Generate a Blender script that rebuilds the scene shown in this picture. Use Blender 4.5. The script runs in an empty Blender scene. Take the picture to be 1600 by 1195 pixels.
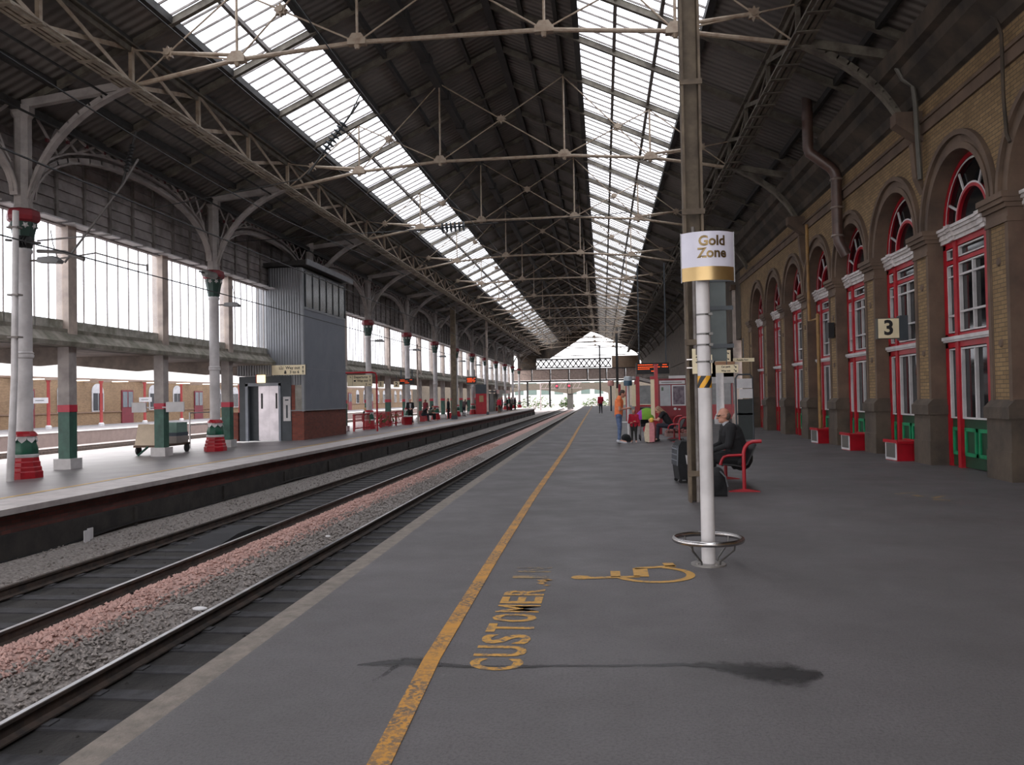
import bpy, bmesh, math, random
from mathutils import Vector, Matrix, noise
random.seed(7)
SC = bpy.context.scene
COL = SC.collection
PI = math.pi
ORD = ['first','second','third','fourth','fifth','sixth','seventh','eighth','ninth','tenth','eleventh','twelfth','thirteenth','fourteenth','fifteenth','sixteenth']

# ------------------------------------------------------------------ materials
def lin(c):
    return tuple(((v/255)/12.92 if v/255 <= .04045 else ((v/255+.055)/1.055)**2.4) for v in c)
MATS = {}
def nodes_of(m):
    m.use_nodes = True
    nt = m.node_tree
    return nt, nt.nodes['Principled BSDF']
def N(nt, t, **kw):
    n = nt.nodes.new(t)
    for k, v in kw.items():
        setattr(n, k, v)
    return n
def mixc(nt, fac, a, b, blend='MIX'):
    n = nt.nodes.new('ShaderNodeMix'); n.data_type = 'RGBA'; n.blend_type = blend
    for s, v in ((0, fac), (6, a), (7, b)):
        if hasattr(v, 'is_output'): nt.links.new(v, n.inputs[s])
        elif s == 0: n.inputs[0].default_value = v
        else: n.inputs[s].default_value = (*v, 1) if len(v) == 3 else v
    return n.outputs[2]
def pos(nt, order=None, scale=None):
    g = N(nt, 'ShaderNodeNewGeometry').outputs['Position']
    if order:
        s = N(nt, 'ShaderNodeSeparateXYZ'); nt.links.new(g, s.inputs[0])
        c = N(nt, 'ShaderNodeCombineXYZ')
        for i, a in enumerate(order):
            if a != '0': nt.links.new(s.outputs['XYZ'.index(a)], c.inputs[i])
        g = c.outputs[0]
    if scale:
        m = N(nt, 'ShaderNodeVectorMath', operation='MULTIPLY'); nt.links.new(g, m.inputs[0]); m.inputs[1].default_value = scale
        g = m.outputs[0]
    return g
def noise_fac(nt, scale, lo=.35, hi=.65, detail=4, vec=None, rough=.6):
    n = N(nt, 'ShaderNodeTexNoise'); n.inputs['Scale'].default_value = scale; n.inputs['Detail'].default_value = detail
    n.inputs['Roughness'].default_value = rough
    nt.links.new(vec or pos(nt), n.inputs['Vector'])
    r = N(nt, 'ShaderNodeMapRange'); nt.links.new(n.outputs['Fac'], r.inputs[0])
    r.inputs[1].default_value = lo; r.inputs[2].default_value = hi
    return r.outputs[0]
def bump(nt, p, h, strength=.3, dist=.01):
    b = N(nt, 'ShaderNodeBump'); b.inputs['Strength'].default_value = strength; b.inputs['Distance'].default_value = dist
    nt.links.new(h, b.inputs['Height']); nt.links.new(b.outputs[0], p.inputs['Normal'])
def mat(name, c, rough=.6, metal=0., c2=None, scale=3., lo=.35, hi=.65, bmp=0., bscale=40., spec=.5, coat=0.):
    if name in MATS: return MATS[name]
    m = bpy.data.materials.new(name); nt, p = nodes_of(m)
    c = lin(c); p.inputs['Base Color'].default_value = (*c, 1)
    p.inputs['Roughness'].default_value = rough; p.inputs['Metallic'].default_value = metal
    p.inputs['Specular IOR Level'].default_value = spec; p.inputs['Coat Weight'].default_value = coat
    c2 = lin(c2) if c2 else tuple(v*.82 for v in c)
    nt.links.new(mixc(nt, noise_fac(nt, scale, lo, hi), c, c2), p.inputs['Base Color'])
    if bmp: bump(nt, p, noise_fac(nt, bscale, .2, .8), bmp)
    MATS[name] = m
    return m
def emat(name, c, s):
    if name in MATS: return MATS[name]
    m = bpy.data.materials.new(name); nt, p = nodes_of(m)
    p.inputs['Base Color'].default_value = (*lin(c), 1); p.inputs['Emission Color'].default_value = (*lin(c), 1); p.inputs['Emission Strength'].default_value = s
    MATS[name] = m; return m
def brick_mat(name, order, c1, c2, mortar, w=.225, h=.075, ms=.007, grime=.5):
    m = bpy.data.materials.new(name); nt, p = nodes_of(m); v = pos(nt, order)
    b = N(nt, 'ShaderNodeTexBrick'); nt.links.new(v, b.inputs['Vector'])
    b.inputs['Scale'].default_value = 1; b.inputs['Brick Width'].default_value = w; b.inputs['Row Height'].default_value = h
    b.inputs['Mortar Size'].default_value = ms; b.inputs['Bias'].default_value = -.1
    b.inputs['Color1'].default_value = (*lin(c1), 1); b.inputs['Color2'].default_value = (*lin(c2), 1); b.inputs['Mortar'].default_value = (*lin(mortar), 1)
    c = mixc(nt, noise_fac(nt, .9, .4, .75, 6), b.outputs['Color'], tuple(x*.45 for x in lin(c2)))
    c = mixc(nt, grime, b.outputs['Color'], c)
    nt.links.new(c, p.inputs['Base Color']); p.inputs['Roughness'].default_value = .85
    bump(nt, p, b.outputs['Fac'], -.5, .01); MATS[name] = m; return m
def glass_mat(name, tint=(255,255,255), gloss=.12, rough=.05, diffuse=0.):
    m = bpy.data.materials.new(name); nt, p = nodes_of(m); out = nt.nodes['Material Output']
    t = N(nt, 'ShaderNodeBsdfTransparent'); t.inputs[0].default_value = (*lin(tint), 1)
    g = N(nt, 'ShaderNodeBsdfGlossy'); g.inputs['Roughness'].default_value = rough
    mx = N(nt, 'ShaderNodeMixShader'); mx.inputs[0].default_value = gloss
    nt.links.new(t.outputs[0], mx.inputs[1]); nt.links.new(g.outputs[0], mx.inputs[2]); o = mx.outputs[0]
    if diffuse:
        d = N(nt, 'ShaderNodeBsdfTranslucent'); d.inputs[0].default_value = (.8, .82, .85, 1)
        m2 = N(nt, 'ShaderNodeMixShader'); m2.inputs[0].default_value = diffuse
        nt.links.new(o, m2.inputs[1]); nt.links.new(d.outputs[0], m2.inputs[2]); o = m2.outputs[0]
    nt.links.new(o, out.inputs['Surface']); MATS[name] = m; return m

# ------------------------------------------------------------------ mesh builder
class MB:
    def __init__(s): s.v = []; s.f = []; s.m = []; s.cur = 0
    def add(s, vs, fs):
        o = len(s.v); s.v += [tuple(v) for v in vs]
        for f in fs: s.f.append([i+o for i in f]); s.m.append(s.cur)
        return s
    def box(s, x0, x1, y0, y1, z0, z1, M=None):
        vs = [(x, y, z) for z in (z0, z1) for y in (y0, y1) for x in (x0, x1)]
        if M: vs = [M @ Vector(v) for v in vs]
        return s.add(vs, [(0,2,3,1),(4,5,7,6),(0,1,5,4),(2,6,7,3),(0,4,6,2),(1,3,7,5)])
    def beam(s, a, b, w, h, up=(0,0,1)):
        a, b = Vector(a), Vector(b); d = (b-a); L = d.length; d.normalize(); up = Vector(up)
        if abs(d.dot(up)) > .99: up = Vector((0,1,0))
        x = d.cross(up).normalized(); z = x.cross(d)
        M = Matrix((x, d, z)).transposed().to_4x4(); M.translation = a
        return s.box(-w/2, w/2, 0, L, -h/2, h/2, M)
    def tube(s, pts, r, n=8, closed=False, caps=True):
        pts = [Vector(p) for p in pts]; K = len(pts); rs = r if isinstance(r, (list, tuple)) else [r]*K
        vs = []; nrm = None
        for i, p in enumerate(pts):
            if closed: d = pts[(i+1) % K]-pts[i-1]
            else: d = pts[min(i+1, K-1)]-pts[max(i-1, 0)]
            d.normalize()
            if nrm is None:
                nrm = d.orthogonal().normalized()
            else:
                nrm = (nrm-d*nrm.dot(d)); nrm = nrm.normalized() if nrm.length > 1e-6 else d.orthogonal().normalized()
            bn = d.cross(nrm)
            for k in range(n):
                a = 2*PI*k/n; vs.append(p+(nrm*math.cos(a)+bn*math.sin(a))*rs[i])
        fs = []
        for i in range(K if closed else K-1):
            for k in range(n):
                j = (i+1) % K; fs.append((i*n+k, i*n+(k+1) % n, j*n+(k+1) % n, j*n+k))
        if caps and not closed: fs += [tuple(range(n))[::-1], tuple((K-1)*n+k for k in range(n))]
        return s.add(vs, fs)
    def lathe(s, prof, n=16, c=(0,0,0), ph=0., M=None, caps=True):
        vs = []
        for r, z in prof:
            for k in range(n):
                a = 2*PI*k/n+ph; v = Vector((c[0]+r*math.cos(a), c[1]+r*math.sin(a), c[2]+z)); vs.append(M @ v if M else v)
        K = len(prof); fs = []
        for i in range(K-1):
            for k in range(n): fs.append((i*n+k, i*n+(k+1) % n, (i+1)*n+(k+1) % n, (i+1)*n+k))
        if caps: fs += [tuple(range(n))[::-1], tuple((K-1)*n+k for k in range(n))]
        return s.add(vs, fs)
    def prism(s, poly, axis, a, b):
        """poly in the plane across axis; axis 'X': (y,z), 'Y': (x,z), 'Z': (x,y)"""
        def P(u, v, w): return {'X': (w, u, v), 'Y': (u, w, v), 'Z': (u, v, w)}[axis]
        n = len(poly); vs = [P(u, v, a) for u, v in poly]+[P(u, v, b) for u, v in poly]
        fs = [tuple(range(n)), tuple(range(2*n-1, n-1, -1))]+[(i, i+n, (i+1) % n+n, (i+1) % n) for i in range(n)]
        return s.add(vs, fs)
    def ball(s, c, r, n=12, k=8, M=None):
        rx, ry, rz = r if isinstance(r, (tuple, list)) else (r, r, r); vs = []
        for i in range(k+1):
            t = PI*i/k
            for j in range(n):
                a = 2*PI*j/n; v = Vector((rx*math.sin(t)*math.cos(a), ry*math.sin(t)*math.sin(a), -rz*math.cos(t)))
                if M: v = M @ v
                vs.append(v+Vector(c))
        fs = []
        for i in range(k):
            for j in range(n): fs.append((i*n+j, i*n+(j+1) % n, (i+1)*n+(j+1) % n, (i+1)*n+j))
        return s.add(vs, fs)
    def cap(s, a, b, ra, rb, n=10):
        a, b = Vector(a), Vector(b); d = b-a; L = d.length or 1e-4; z = d/L; x = z.orthogonal().normalized(); y = z.cross(x)
        prof = [(ra*math.cos(t), -ra*math.sin(t)) for t in (1.5, 1.1, .6, .2)]+[(rb*math.cos(t), L+rb*math.sin(t)) for t in (.2, .6, 1.1, 1.5)]
        M = Matrix((x, y, z)).transposed().to_4x4(); M.translation = a
        return s.lathe(prof, n, M=M)
    def mesh(s, name, mats, smooth=False, fix=True):
        me = bpy.data.meshes.new(name); me.from_pydata(s.v, [], s.f)
        mats = mats if isinstance(mats, (list, tuple)) else [mats]
        for m in mats: me.materials.append(m)
        if any(s.m): me.polygons.foreach_set('material_index', s.m)
        if fix:
            bm = bmesh.new(); bm.from_mesh(me); bmesh.ops.recalc_face_normals(bm, faces=bm.faces); bm.to_mesh(me); bm.free()
        if smooth:
            me.polygons.foreach_set('use_smooth', [True]*len(me.polygons))
            try: me.set_sharp_from_angle(angle=.7)
            except Exception: pass
        return me
    def build(s, name, mats, parent=None, smooth=False, world=False, label=None):
        if world and parent:
            L = parent.location; s.v = [(v[0]-L[0], v[1]-L[1], v[2]-L[2]) for v in s.v]
        o = bpy.data.objects.new(name, s.mesh(name, mats, smooth)); COL.objects.link(o)
        if parent: o.parent = parent
        if label: o['label'] = label
        return o
def tag(o, label=None, cat=None, group=None, kind=None):
    for k, v in (('label', label), ('category', cat), ('group', group), ('kind', kind)):
        if v: o[k] = v
    return o
def thing(name, label, cat, loc=(0,0,0), rz=0., group=None):
    o = bpy.data.objects.new(name, None); COL.objects.link(o); o.location = loc; o.rotation_euler = (0, 0, rz); o.empty_display_size = .2
    return tag(o, label, cat, group)
def single(mb, name, mats, label, cat, loc=(0,0,0), group=None, smooth=False, kind=None):
    """one-mesh thing; vertices in world space, origin moved to loc"""
    mb.v = [(v[0]-loc[0], v[1]-loc[1], v[2]-loc[2]) for v in mb.v]
    o = mb.build(name, mats, None, smooth); o.location = loc
    return tag(o, label, cat, group, kind)
def struct(mb, name, mats, parent=None, smooth=False):
    o = mb.build(name, mats, parent, smooth)
    if not parent: o['kind'] = 'structure'; o['label'] = name.replace('_', ' ')+' of the station hall'; o['category'] = name.split('_')[0]
    return o
def dup(root, loc, rz=None, label=None, group=None):
    r = root.copy(); COL.objects.link(r); r.location = loc
    if rz is not None: r.rotation_euler = (0, 0, rz)
    if label: r['label'] = label
    if group: r['group'] = group
    for ch in root.children:
        c = ch.copy(); COL.objects.link(c); c.parent = r
        for g in ch.children:
            d = g.copy(); COL.objects.link(d); d.parent = c
    return r
def text(s, size, m, parent, loc, rot, name='lettering', ext=.002, align='CENTER', sx=1., label=None, bold=.018):
    cu = bpy.data.curves.new('t', 'FONT'); cu.body = s; cu.size = size; cu.offset = bold*size; cu.extrude = ext; cu.align_x = align; cu.align_y = 'CENTER'; cu.resolution_u = 3
    t = bpy.data.objects.new('t', cu); COL.objects.link(t)
    dg = bpy.context.evaluated_depsgraph_get(); dg.update()
    raw = bpy.data.meshes.new_from_object(t.evaluated_get(dg)); me = bpy.data.meshes.new(name); me.from_pydata([v.co.copy() for v in raw.vertices], [], [list(p.vertices) for p in raw.polygons]); bpy.data.meshes.remove(raw)
    bpy.data.objects.remove(t); bpy.data.curves.remove(cu)
    if sx != 1.:
        for v in me.vertices: v.co.x *= sx
    me.materials.clear(); me.materials.append(m)
    o = bpy.data.objects.new(name, me); COL.objects.link(o); o.location = loc; o.rotation_euler = rot
    if parent: o.parent = parent
    if label: o['label'] = label
    return o
FACE_CAM = (PI/2, 0, 0)           # lettering that faces -Y
FACE_WEST = (PI/2, 0, -PI/2)      # lettering that faces -X

# ------------------------------------------------------------------ palette
def asphalt():
    m = bpy.data.materials.new('asphalt'); nt, p = nodes_of(m)
    a = mixc(nt, noise_fac(nt, .6, .3, .7, 5), lin((94,90,91)), lin((80,77,77)))
    a = mixc(nt, noise_fac(nt, 55, .45, .8, 3), a, lin((62,60,60)))
    sp = noise_fac(nt, 9, .70, .74, 8); a = mixc(nt, sp, a, lin((120,117,116)))
    nt.links.new(a, p.inputs['Base Color'])
    r = N(nt, 'ShaderNodeMapRange'); nt.links.new(noise_fac(nt, 1.1, .3, .7), r.inputs[0]); r.inputs[3].default_value = .5; r.inputs[4].default_value = .72
    nt.links.new(r.outputs[0], p.inputs['Roughness'])
    c = N(nt, 'ShaderNodeTexChecker'); c.inputs['Scale'].default_value = 22; nt.links.new(pos(nt), c.inputs['Vector'])
    h = mixc(nt, .75, c.outputs['Fac'], noise_fac(nt, 90, .2, .8))
    bump(nt, p, h, .35, .006); MATS['asphalt'] = m; return m
ASPH = asphalt()
COPE = mat('coping_stone', (126,117,108), .8, c2=(102,95,88), scale=9, bmp=.3)
def worn_paint(name, c, under, lo, hi, scale=22):
    m = bpy.data.materials.new(name); nt, p = nodes_of(m)
    f = noise_fac(nt, scale, lo, hi, 6, rough=.7)
    f2 = noise_fac(nt, 2.6, .30, .56, 2)
    mm = N(nt, 'ShaderNodeMath', operation='MULTIPLY'); nt.links.new(f, mm.inputs[0]); nt.links.new(f2, mm.inputs[1])
    nt.links.new(mixc(nt, mm.outputs[0], lin(c), lin(under)), p.inputs['Base Color']); p.inputs['Roughness'].default_value = .65
    MATS[name] = m; return m
YEL = worn_paint('worn_yellow_paint', (184,130,46), (96,82,70), .44, .54, 34)
YEL2 = worn_paint('letter_yellow_paint', (186,138,56), (96,86,78), .47, .58)
YELFADE = worn_paint('faded_yellow_paint', (150,122,76), (90,86,84), .42, .5)
WET = mat('wet_asphalt', (48,46,47), .3, c2=(60,58,58), scale=4)
RUST = mat('rail_rust', (72,58,50), .8, c2=(44,38,35), scale=6, bmp=.2)
RAILTOP = mat('polished_rail', (205,205,208), .3, 1., c2=(170,168,168))
SLEEP = mat('sleeper_concrete', (58,57,60), .9, c2=(36,35,37), scale=5, bmp=.3)
DIRT = mat('track_dirt', (46,43,41), .95, c2=(30,28,27), scale=3, bmp=.6, bscale=25)
STONEP = mat('pink_ballast', (188,152,142), .9, c2=(142,116,109), scale=25, lo=.3, hi=.75)
STONEG = mat('grey_ballast', (158,150,145), .9, c2=(88,82,78), scale=22, lo=.3, hi=.7)
PALEG = mat('pale_gravel', (168,160,158), .95, c2=(135,128,126), scale=2, bmp=.5, bscale=20)
PAVE = mat('platform_paving', (122,117,118), .42, c2=(98,94,96), scale=.8, bmp=.1, bscale=20)
COPEL = mat('pale_coping', (176,168,166), .5, c2=(150,143,142), scale=3)
REDWALL = brick_mat('red_track_brick', 'YZ0', (96,52,46), (70,42,38), (60,52,48))
DARKWALL = mat('sooty_wall', (58,54,51), .9, c2=(36,34,33), scale=2.2, bmp=.5, bscale=12)
WHITE = mat('white_paint', (206,202,202), .4, c2=(180,176,176), scale=2)
CREAM = mat('cream_iron', (158,142,124), .55, c2=(112,86,68), scale=5, lo=.45, hi=.8)
GREYI = mat('grey_iron', (128,122,118), .6, c2=(92,84,80), scale=4)
DARKI = mat('dark_iron', (54,52,50), .65, c2=(36,34,33), scale=4)
OLIVE = mat('girder_paint', (112,106,94), .65, c2=(74,66,58), scale=3)
RED = mat('red_paint', (172,20,36), .35, c2=(148,16,30), scale=3)
DRED = mat('dark_red_paint', (128,20,34), .4, c2=(104,16,28), scale=3)
GREEN = mat('green_paint', (24,92,70), .4, c2=(16,66,50), scale=3)
BGREEN = mat('bright_green_paint', (20,140,92), .45, c2=(16,120,78))
DGREEN = mat('dark_green_paint', (18,62,36), .5, c2=(14,50,30))
PGREEN = mat('post_green', (54,98,84), .5, c2=(38,74,64), scale=3)
PGREY = mat('post_grey', (172,164,160), .55, c2=(140,133,130), scale=2)
PCREAM = mat('post_cream', (196,180,168), .6, c2=(160,146,138), scale=2)
BRICK = brick_mat('buff_brick', 'YZ0', (146,120,84), (122,98,68), (84,72,58))
STONE = mat('brown_stone', (112,92,76), .8, c2=(78,64,55), scale=1.3, lo=.3, hi=.7, bmp=.25, bscale=18)
DSTONE = mat('dark_stone', (92,80,68), .85, c2=(62,54,48), scale=1.6, lo=.3, hi=.7, bmp=.3, bscale=15)
SOOT = mat('soot_timber', (80,69,58), .9, c2=(46,41,36), scale=1.2)
def sheet(name, c, c2):
    m = bpy.data.materials.new(name); nt, p = nodes_of(m)
    nt.links.new(mixc(nt, noise_fac(nt, .5, .35, .65, 5), lin(c), lin(c2)), p.inputs['Base Color']); p.inputs['Roughness'].default_value = .75
    w = N(nt, 'ShaderNodeTexWave'); w.bands_direction = 'Y'; w.inputs['Scale'].default_value = 1.1; nt.links.new(pos(nt), w.inputs['Vector'])
    bump(nt, p, w.outputs['Fac'], .6, .07); MATS[name] = m; return m
SHEET = sheet('corrugated_roof', (124,118,113), (96,91,87))
def clad(name, c, c2, order):
    m = bpy.data.materials.new(name); nt, p = nodes_of(m)
    nt.links.new(mixc(nt, noise_fac(nt, .8, .35, .65), lin(c), lin(c2)), p.inputs['Base Color']); p.inputs['Roughness'].default_value = .45
    w = N(nt, 'ShaderNodeTexWave'); w.bands_direction = 'X'; w.inputs['Scale'].default_value = 2.6; nt.links.new(pos(nt, order), w.inputs['Vector'])
    bump(nt, p, w.outputs['Fac'], .9, .04); MATS[name] = m; return m
CLAD = clad('ribbed_grey_cladding', (132,134,138), (118,120,124), 'XYZ')
FLATG = mat('flat_grey_panel', (112,116,126), .5, c2=(102,106,116), scale=1)
DKGREY = mat('dark_grey_paint', (62,68,74), .5, c2=(52,58,64))
STEEL = mat('brushed_steel', (190,184,188), .32, .85, c2=(170,164,168), scale=2)
CHROME = mat('stainless_steel', (196,192,190), .22, 1., c2=(150,146,144), scale=3)
LOUV = mat('grey_louvre_board', (160,152,150), .7, c2=(118,112,110), scale=2)
SGLASS = glass_mat('skylight_glass', (235,240,246), .06, .2)
WGLASS = glass_mat('screen_glass', (238,242,248), .10, .15, .12)
PANE = mat('dark_window_glass', (20,21,24), .06, c2=(15,16,18), spec=.6)
BLACK = mat('black_plastic', (20,20,21), .5)
SIGNC = mat('sign_cream', (232,218,184), .5, c2=(220,206,172), scale=2)
SIGNW = mat('sign_white', (205,203,204), .45, c2=(190,188,190))
INK = mat('sign_ink', (24,22,24), .6)
GOLD = mat('gold_foil', (168,144,102), .32, .85, c2=(154,130,90))
HAZY = mat('hazard_yellow', (222,160,36), .5)
PIPEY = mat('ochre_pipe', (150,112,58), .55, c2=(120,88,48))
PIPEB = mat('brown_pipe', (92,70,62), .35, c2=(72,54,48))
LED = emat('led_orange', (255,84,24), 2.6)
LAMPW = emat('lamp_white', (255,240,214), 4.)
SIGR = emat('signal_red', (255,40,60), 6.)
LITG = emat('lift_sign_glow', (255,236,190), 2.2)
SKIN = mat('skin', (198,146,124), .55, c2=(184,130,110), scale=8)
LEAF = mat('foliage', (92,116,66), .8, c2=(62,86,44), scale=6, lo=.3, hi=.7)
# ------------------------------------------------------------------ setting: platforms and track bed
def strip(pts, z0, z1, mb=None):
    """pts: list of (y, xleft, xright) -> solid slab"""
    mb = mb or MB(); vs = []
    for y, a, b in pts: vs += [(a, y, z0), (b, y, z0), (b, y, z1), (a, y, z1)]
    fs = []
    for i in range(len(pts)-1):
        for k in range(4): fs.append((i*4+k, i*4+(k+1) % 4, i*4+4+(k+1) % 4, i*4+4+k))
    n = len(pts)-1
    fs += [(3, 2, 1, 0), (n*4, n*4+1, n*4+2, n*4+3)]
    return mb.add(vs, fs)
def XE(y):                                   # edge of the near platform
    K = [(-15,-2.33),(0,-2.37),(3.4,-2.40),(7,-2.43),(12.6,-2.50),(40,-2.58),(95,-2.85),(130,-3.15)]
    for (a, xa), (b, xb) in zip(K, K[1:]):
        if y <= b: return xa+(xb-xa)*(y-a)/(b-a)
    return K[-1][1]
YS = [-15,-8,0,3.4,7,12.6,20,30,40,55,70,95,128]
f = struct(strip([(y, XE(y)+.18, 7.25 if y < 43 else 14) for y in YS], -1.1, 0), 'floor_platform', ASPH)
c = MB()
strip([(y, XE(y)-.0, XE(y)+.18) for y in YS], -.12, .0, c)
struct(c, 'trim_1', COPE)['label'] = 'pale worn coping along the edge of the near platform'
w = MB(); strip([(y, XE(y)+.14, XE(y)+.30) for y in YS], -1.15, -.12, w)
struct(w, 'wall_platform', DARKWALL)['label'] = 'sooty brick face under the near platform coping'
# island platform opposite, falling gently away from its edge
ZL = lambda x: -.08-.028*max(0, -9.55-x)
mb = MB(); vs = []
prof = [(-10.6, -.08), (-11.0, ZL(-11.0)), (-15, ZL(-15)), (-20.5, ZL(-20.5)), (-20.5, -1.2), (-10.6, -1.2)]
mb.prism(prof, 'Y', -15, 116)
mb.prism([(-10.6, -.08), (-20.5, ZL(-20.5)), (-20.5, -1.2), (-10.6, -1.2)][::-1], 'Y', 116, 116.01)
struct(mb, 'floor_island', PAVE)['label'] = 'grey paved island platform across the tracks'
mb = MB(); mb.prism([(-9.55, -.08), (-10.6, -.08), (-10.6, -.22), (-9.55, -.18)], 'Y', -15, 116)
struct(mb, 'trim_2', COPEL)['label'] = 'pale coping slabs along the edge of the island platform'
mb = MB(); mb.prism([(-9.75, -.18), (-9.9, -.18), (-9.9, -.52), (-9.75, -.52)], 'Y', -15, 116)
struct(mb, 'wall_island', REDWALL)['label'] = 'red brick band under the island platform coping'
mb = MB(); mb.prism([(-9.68, -.52), (-10.0, -.52), (-10.0, -1.25), (-9.64, -1.25)], 'Y', -15, 116)
for y in range(4, 116, 4): mb.box(-9.66, -9.62, y, y+.08, -1.2, -.55)
struct(mb, 'wall_trackside', DARKWALL)['label'] = 'sooty ribbed wall at the foot of the island platform'
mb = MB(); mb.box(-90, 60, -20, 420, -1.3, -1.10)
struct(mb, 'ground', PALEG)['label'] = 'pale open ground and ballast beyond the hall'
mb = MB(); mb.box(-9.7, -2.2, -20, 150, -1.10, -1.032)
struct(mb, 'floor_trackbed', DIRT)['label'] = 'dark oily track bed between the two platforms'

# yellow lines
def line(name, xs, hw, z, label, m, zf=None):
    mb = MB(); vs = []
    for y, x in xs: vs += [(x-hw, y, z), (x+hw, y, z), (x+hw, y, z+.004), (x-hw, y, z+.004)]
    fs = []
    for i in range(len(xs)-1):
        for k in range(4): fs.append((i*4+k, i*4+(k+1) % 4, i*4+4+(k+1) % 4, i*4+4+k))
    mb.add(vs, fs)
    return single(mb, name, m, label, 'painted line', (xs[0][1], xs[0][0], z))
line('yellow_line', [(-2,-.88),(3.45,-.99),(4.9,-1.06),(8,-1.10),(12.6,-1.13),(25,-1.13),(40,-1.24),(58,-1.36),(104,-1.62),(127,-1.8)], .052, .001, 'worn yellow safety line painted along the near platform', YEL)
line('yellow_line', [(-5,-11.0),(115,-11.0)], .05, ZL(-11.0)+.006, 'thin yellow safety line painted along the island platform across the tracks', mat('clean_yellow', (196,158,78), .5))

# lettering on the floor
def floor_text(s, y0, y1, xl, xr, m, label, name='painted_word', wf=.9):
    """runs away from the camera: letters stacked along +Y, their tops towards -X"""
    root = thing(name, label, 'painted marking', ((xl+xr)/2, (y0+y1)/2, .001))
    n = len(s); st = (y1-y0)/n
    for i, ch in enumerate(s):
        if ch == ' ': continue
        o = text(ch, 1, m, root, (0, 0, 0), (0, 0, 0), 'letter', ext=.0, bold=.012 if ch in 'MN' else .026)
        me = o.data; xs = [v.co.x for v in me.vertices]; ys = [v.co.y for v in me.vertices]
        a, b, c_, d = min(xs), max(xs), min(ys), max(ys)
        for v in me.vertices:
            u = (v.co.x-a)/(b-a); t = (v.co.y-c_)/(d-c_)
            v.co = ((xr-xl)*(.5-t), (i+.06+u*wf*(.45 if ch == 'I' else .92))*st-(y1-y0)/2, .002)
    return root
floor_text('CUSTOMER', 4.70, 6.74, -.82, -.50, YEL2, 'worn yellow word CUSTOMER painted beside the safety line')
floor_text('IN', 7.10, 7.60, -.82, -.50, YELFADE, 'last faded strokes of the painted word beyond CUSTOMER', name='faded_word')
mb = MB()
for y, x, r in ((6.93, -.55, .035), (6.86, -.50, .03), (7.02, -.54, .05), (7.05, -.50, .035)):
    mb.add([(x+r*math.cos(a)*(1+.4*math.sin(3*a)), y+r*math.sin(a), .003) for a in [k*PI/5 for k in range(10)]], [tuple(range(10))])
single(mb, 'paint_patch', YEL2, 'small yellow paint flecks after the word CUSTOMER', 'painted marking', (-.52, 6.95, 0))
# wheelchair symbol: head towards -X, wheel towards +X
mb = MB()
def ell(cx, cy, rx, ry, a0, a1, wx, wy, n=36, z=.004):
    vs = []; fs = []
    for k in range(n+1):
        a = a0+(a1-a0)*k/n
        vs += [(cx+rx*math.cos(a), cy+ry*math.sin(a), z), (cx+(rx-wx)*math.cos(a), cy+(ry-wy)*math.sin(a), z)]
    for k in range(n): fs.append((2*k, 2*k+1, 2*k+3, 2*k+2))
    mb.add(vs, fs)
def fq(*p, z=.0045): mb.add([(x, y, z) for x, y in p], [tuple(range(len(p)))])
ell(-.225, 7.16, .085, .075, 0, 2*PI, .085, .075, 20)
fq((-.16,7.10),(.28,7.17),(.28,7.24),(-.16,7.17))
fq((.03,7.17),(.115,7.18),(.115,7.42),(.03,7.42))
fq((.23,7.20),(.36,7.20),(.36,7.55),(.23,7.55))
fq((.25,7.50),(.62,7.62),(.62,7.69),(.25,7.58)); fq((.53,7.62),(.63,7.64),(.61,7.80),(.51,7.78))
ell(.40, 7.30, .36, .33, -2.75, 1.25, .075, .06)
single(mb, 'wheelchair_symbol', worn_paint('symbol_paint', (180,136,62), (104,92,74), .5, .66), 'yellow wheelchair user symbol painted on the platform by the white post', 'painted marking', (.2, 7.3, 0))
# second, worn symbol near the doors
mb = MB(); fq((4.38,13.0),(4.72,13.2),(4.70,13.28),(4.36,13.1)); fq((4.55,12.7),(4.66,12.7),(4.62,12.9),(4.52,12.9)); fq((4.62,12.3),(4.84,12.2),(4.86,12.3),(4.66,12.4)); fq((4.74,12.5),(4.98,12.75),(4.93,12.8),(4.70,12.58))
single(mb, 'worn_symbol', YELFADE, 'half worn yellow marking on the floor near the arched doors', 'painted marking', (4.6, 12.8, 0))
# wet streak
mb = MB(); top = []; bot = []
SK = [(-1.48,4.77,.012),(-1.36,4.80,.05),(-1.22,4.84,.075),(-1.12,4.83,.085),(-1.02,4.80,.045),(-.8,4.77,.022),(-.5,4.79,.03),(-.3,4.82,.018),(-.05,4.83,.02),(.25,4.86,.024),(.42,4.88,.03),(.55,4.87,.05),(.68,4.83,.10),(.85,4.76,.17),(1.02,4.74,.19),(1.12,4.76,.10),(1.2,4.77,.02)]
pts = []
for (x0, y0, w0), (x1, y1, w1) in zip(SK, SK[1:]):
    for k in range(4):
        t = k/4; x = x0+(x1-x0)*t; y = y0+(y1-y0)*t; w = w0+(w1-w0)*t
        j = .25*w*noise.noise((x*14, y*9, 1.)); pts.append((x, y, w+j, w-j))
vs = []
for x, y, a, b in pts: vs += [(x, y-b*1.5, .0018), (x, y, .0018), (x, y+a*1.5, .0018)]
mb.add(vs, [q for k in range(len(pts)-1) for q in ((3*k, 3*k+3, 3*k+4, 3*k+1), (3*k+1, 3*k+4, 3*k+5, 3*k+2))])
n_ = len(vs); mb.add([(-1.27,4.80,.0016),(-1.235,4.80,.0016),(-1.20,4.80,.0016),(-1.34,4.50,.0016),(-1.31,4.50,.0016),(-1.28,4.50,.0016)], [(0,1,4,3),(1,2,5,4)])
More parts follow.
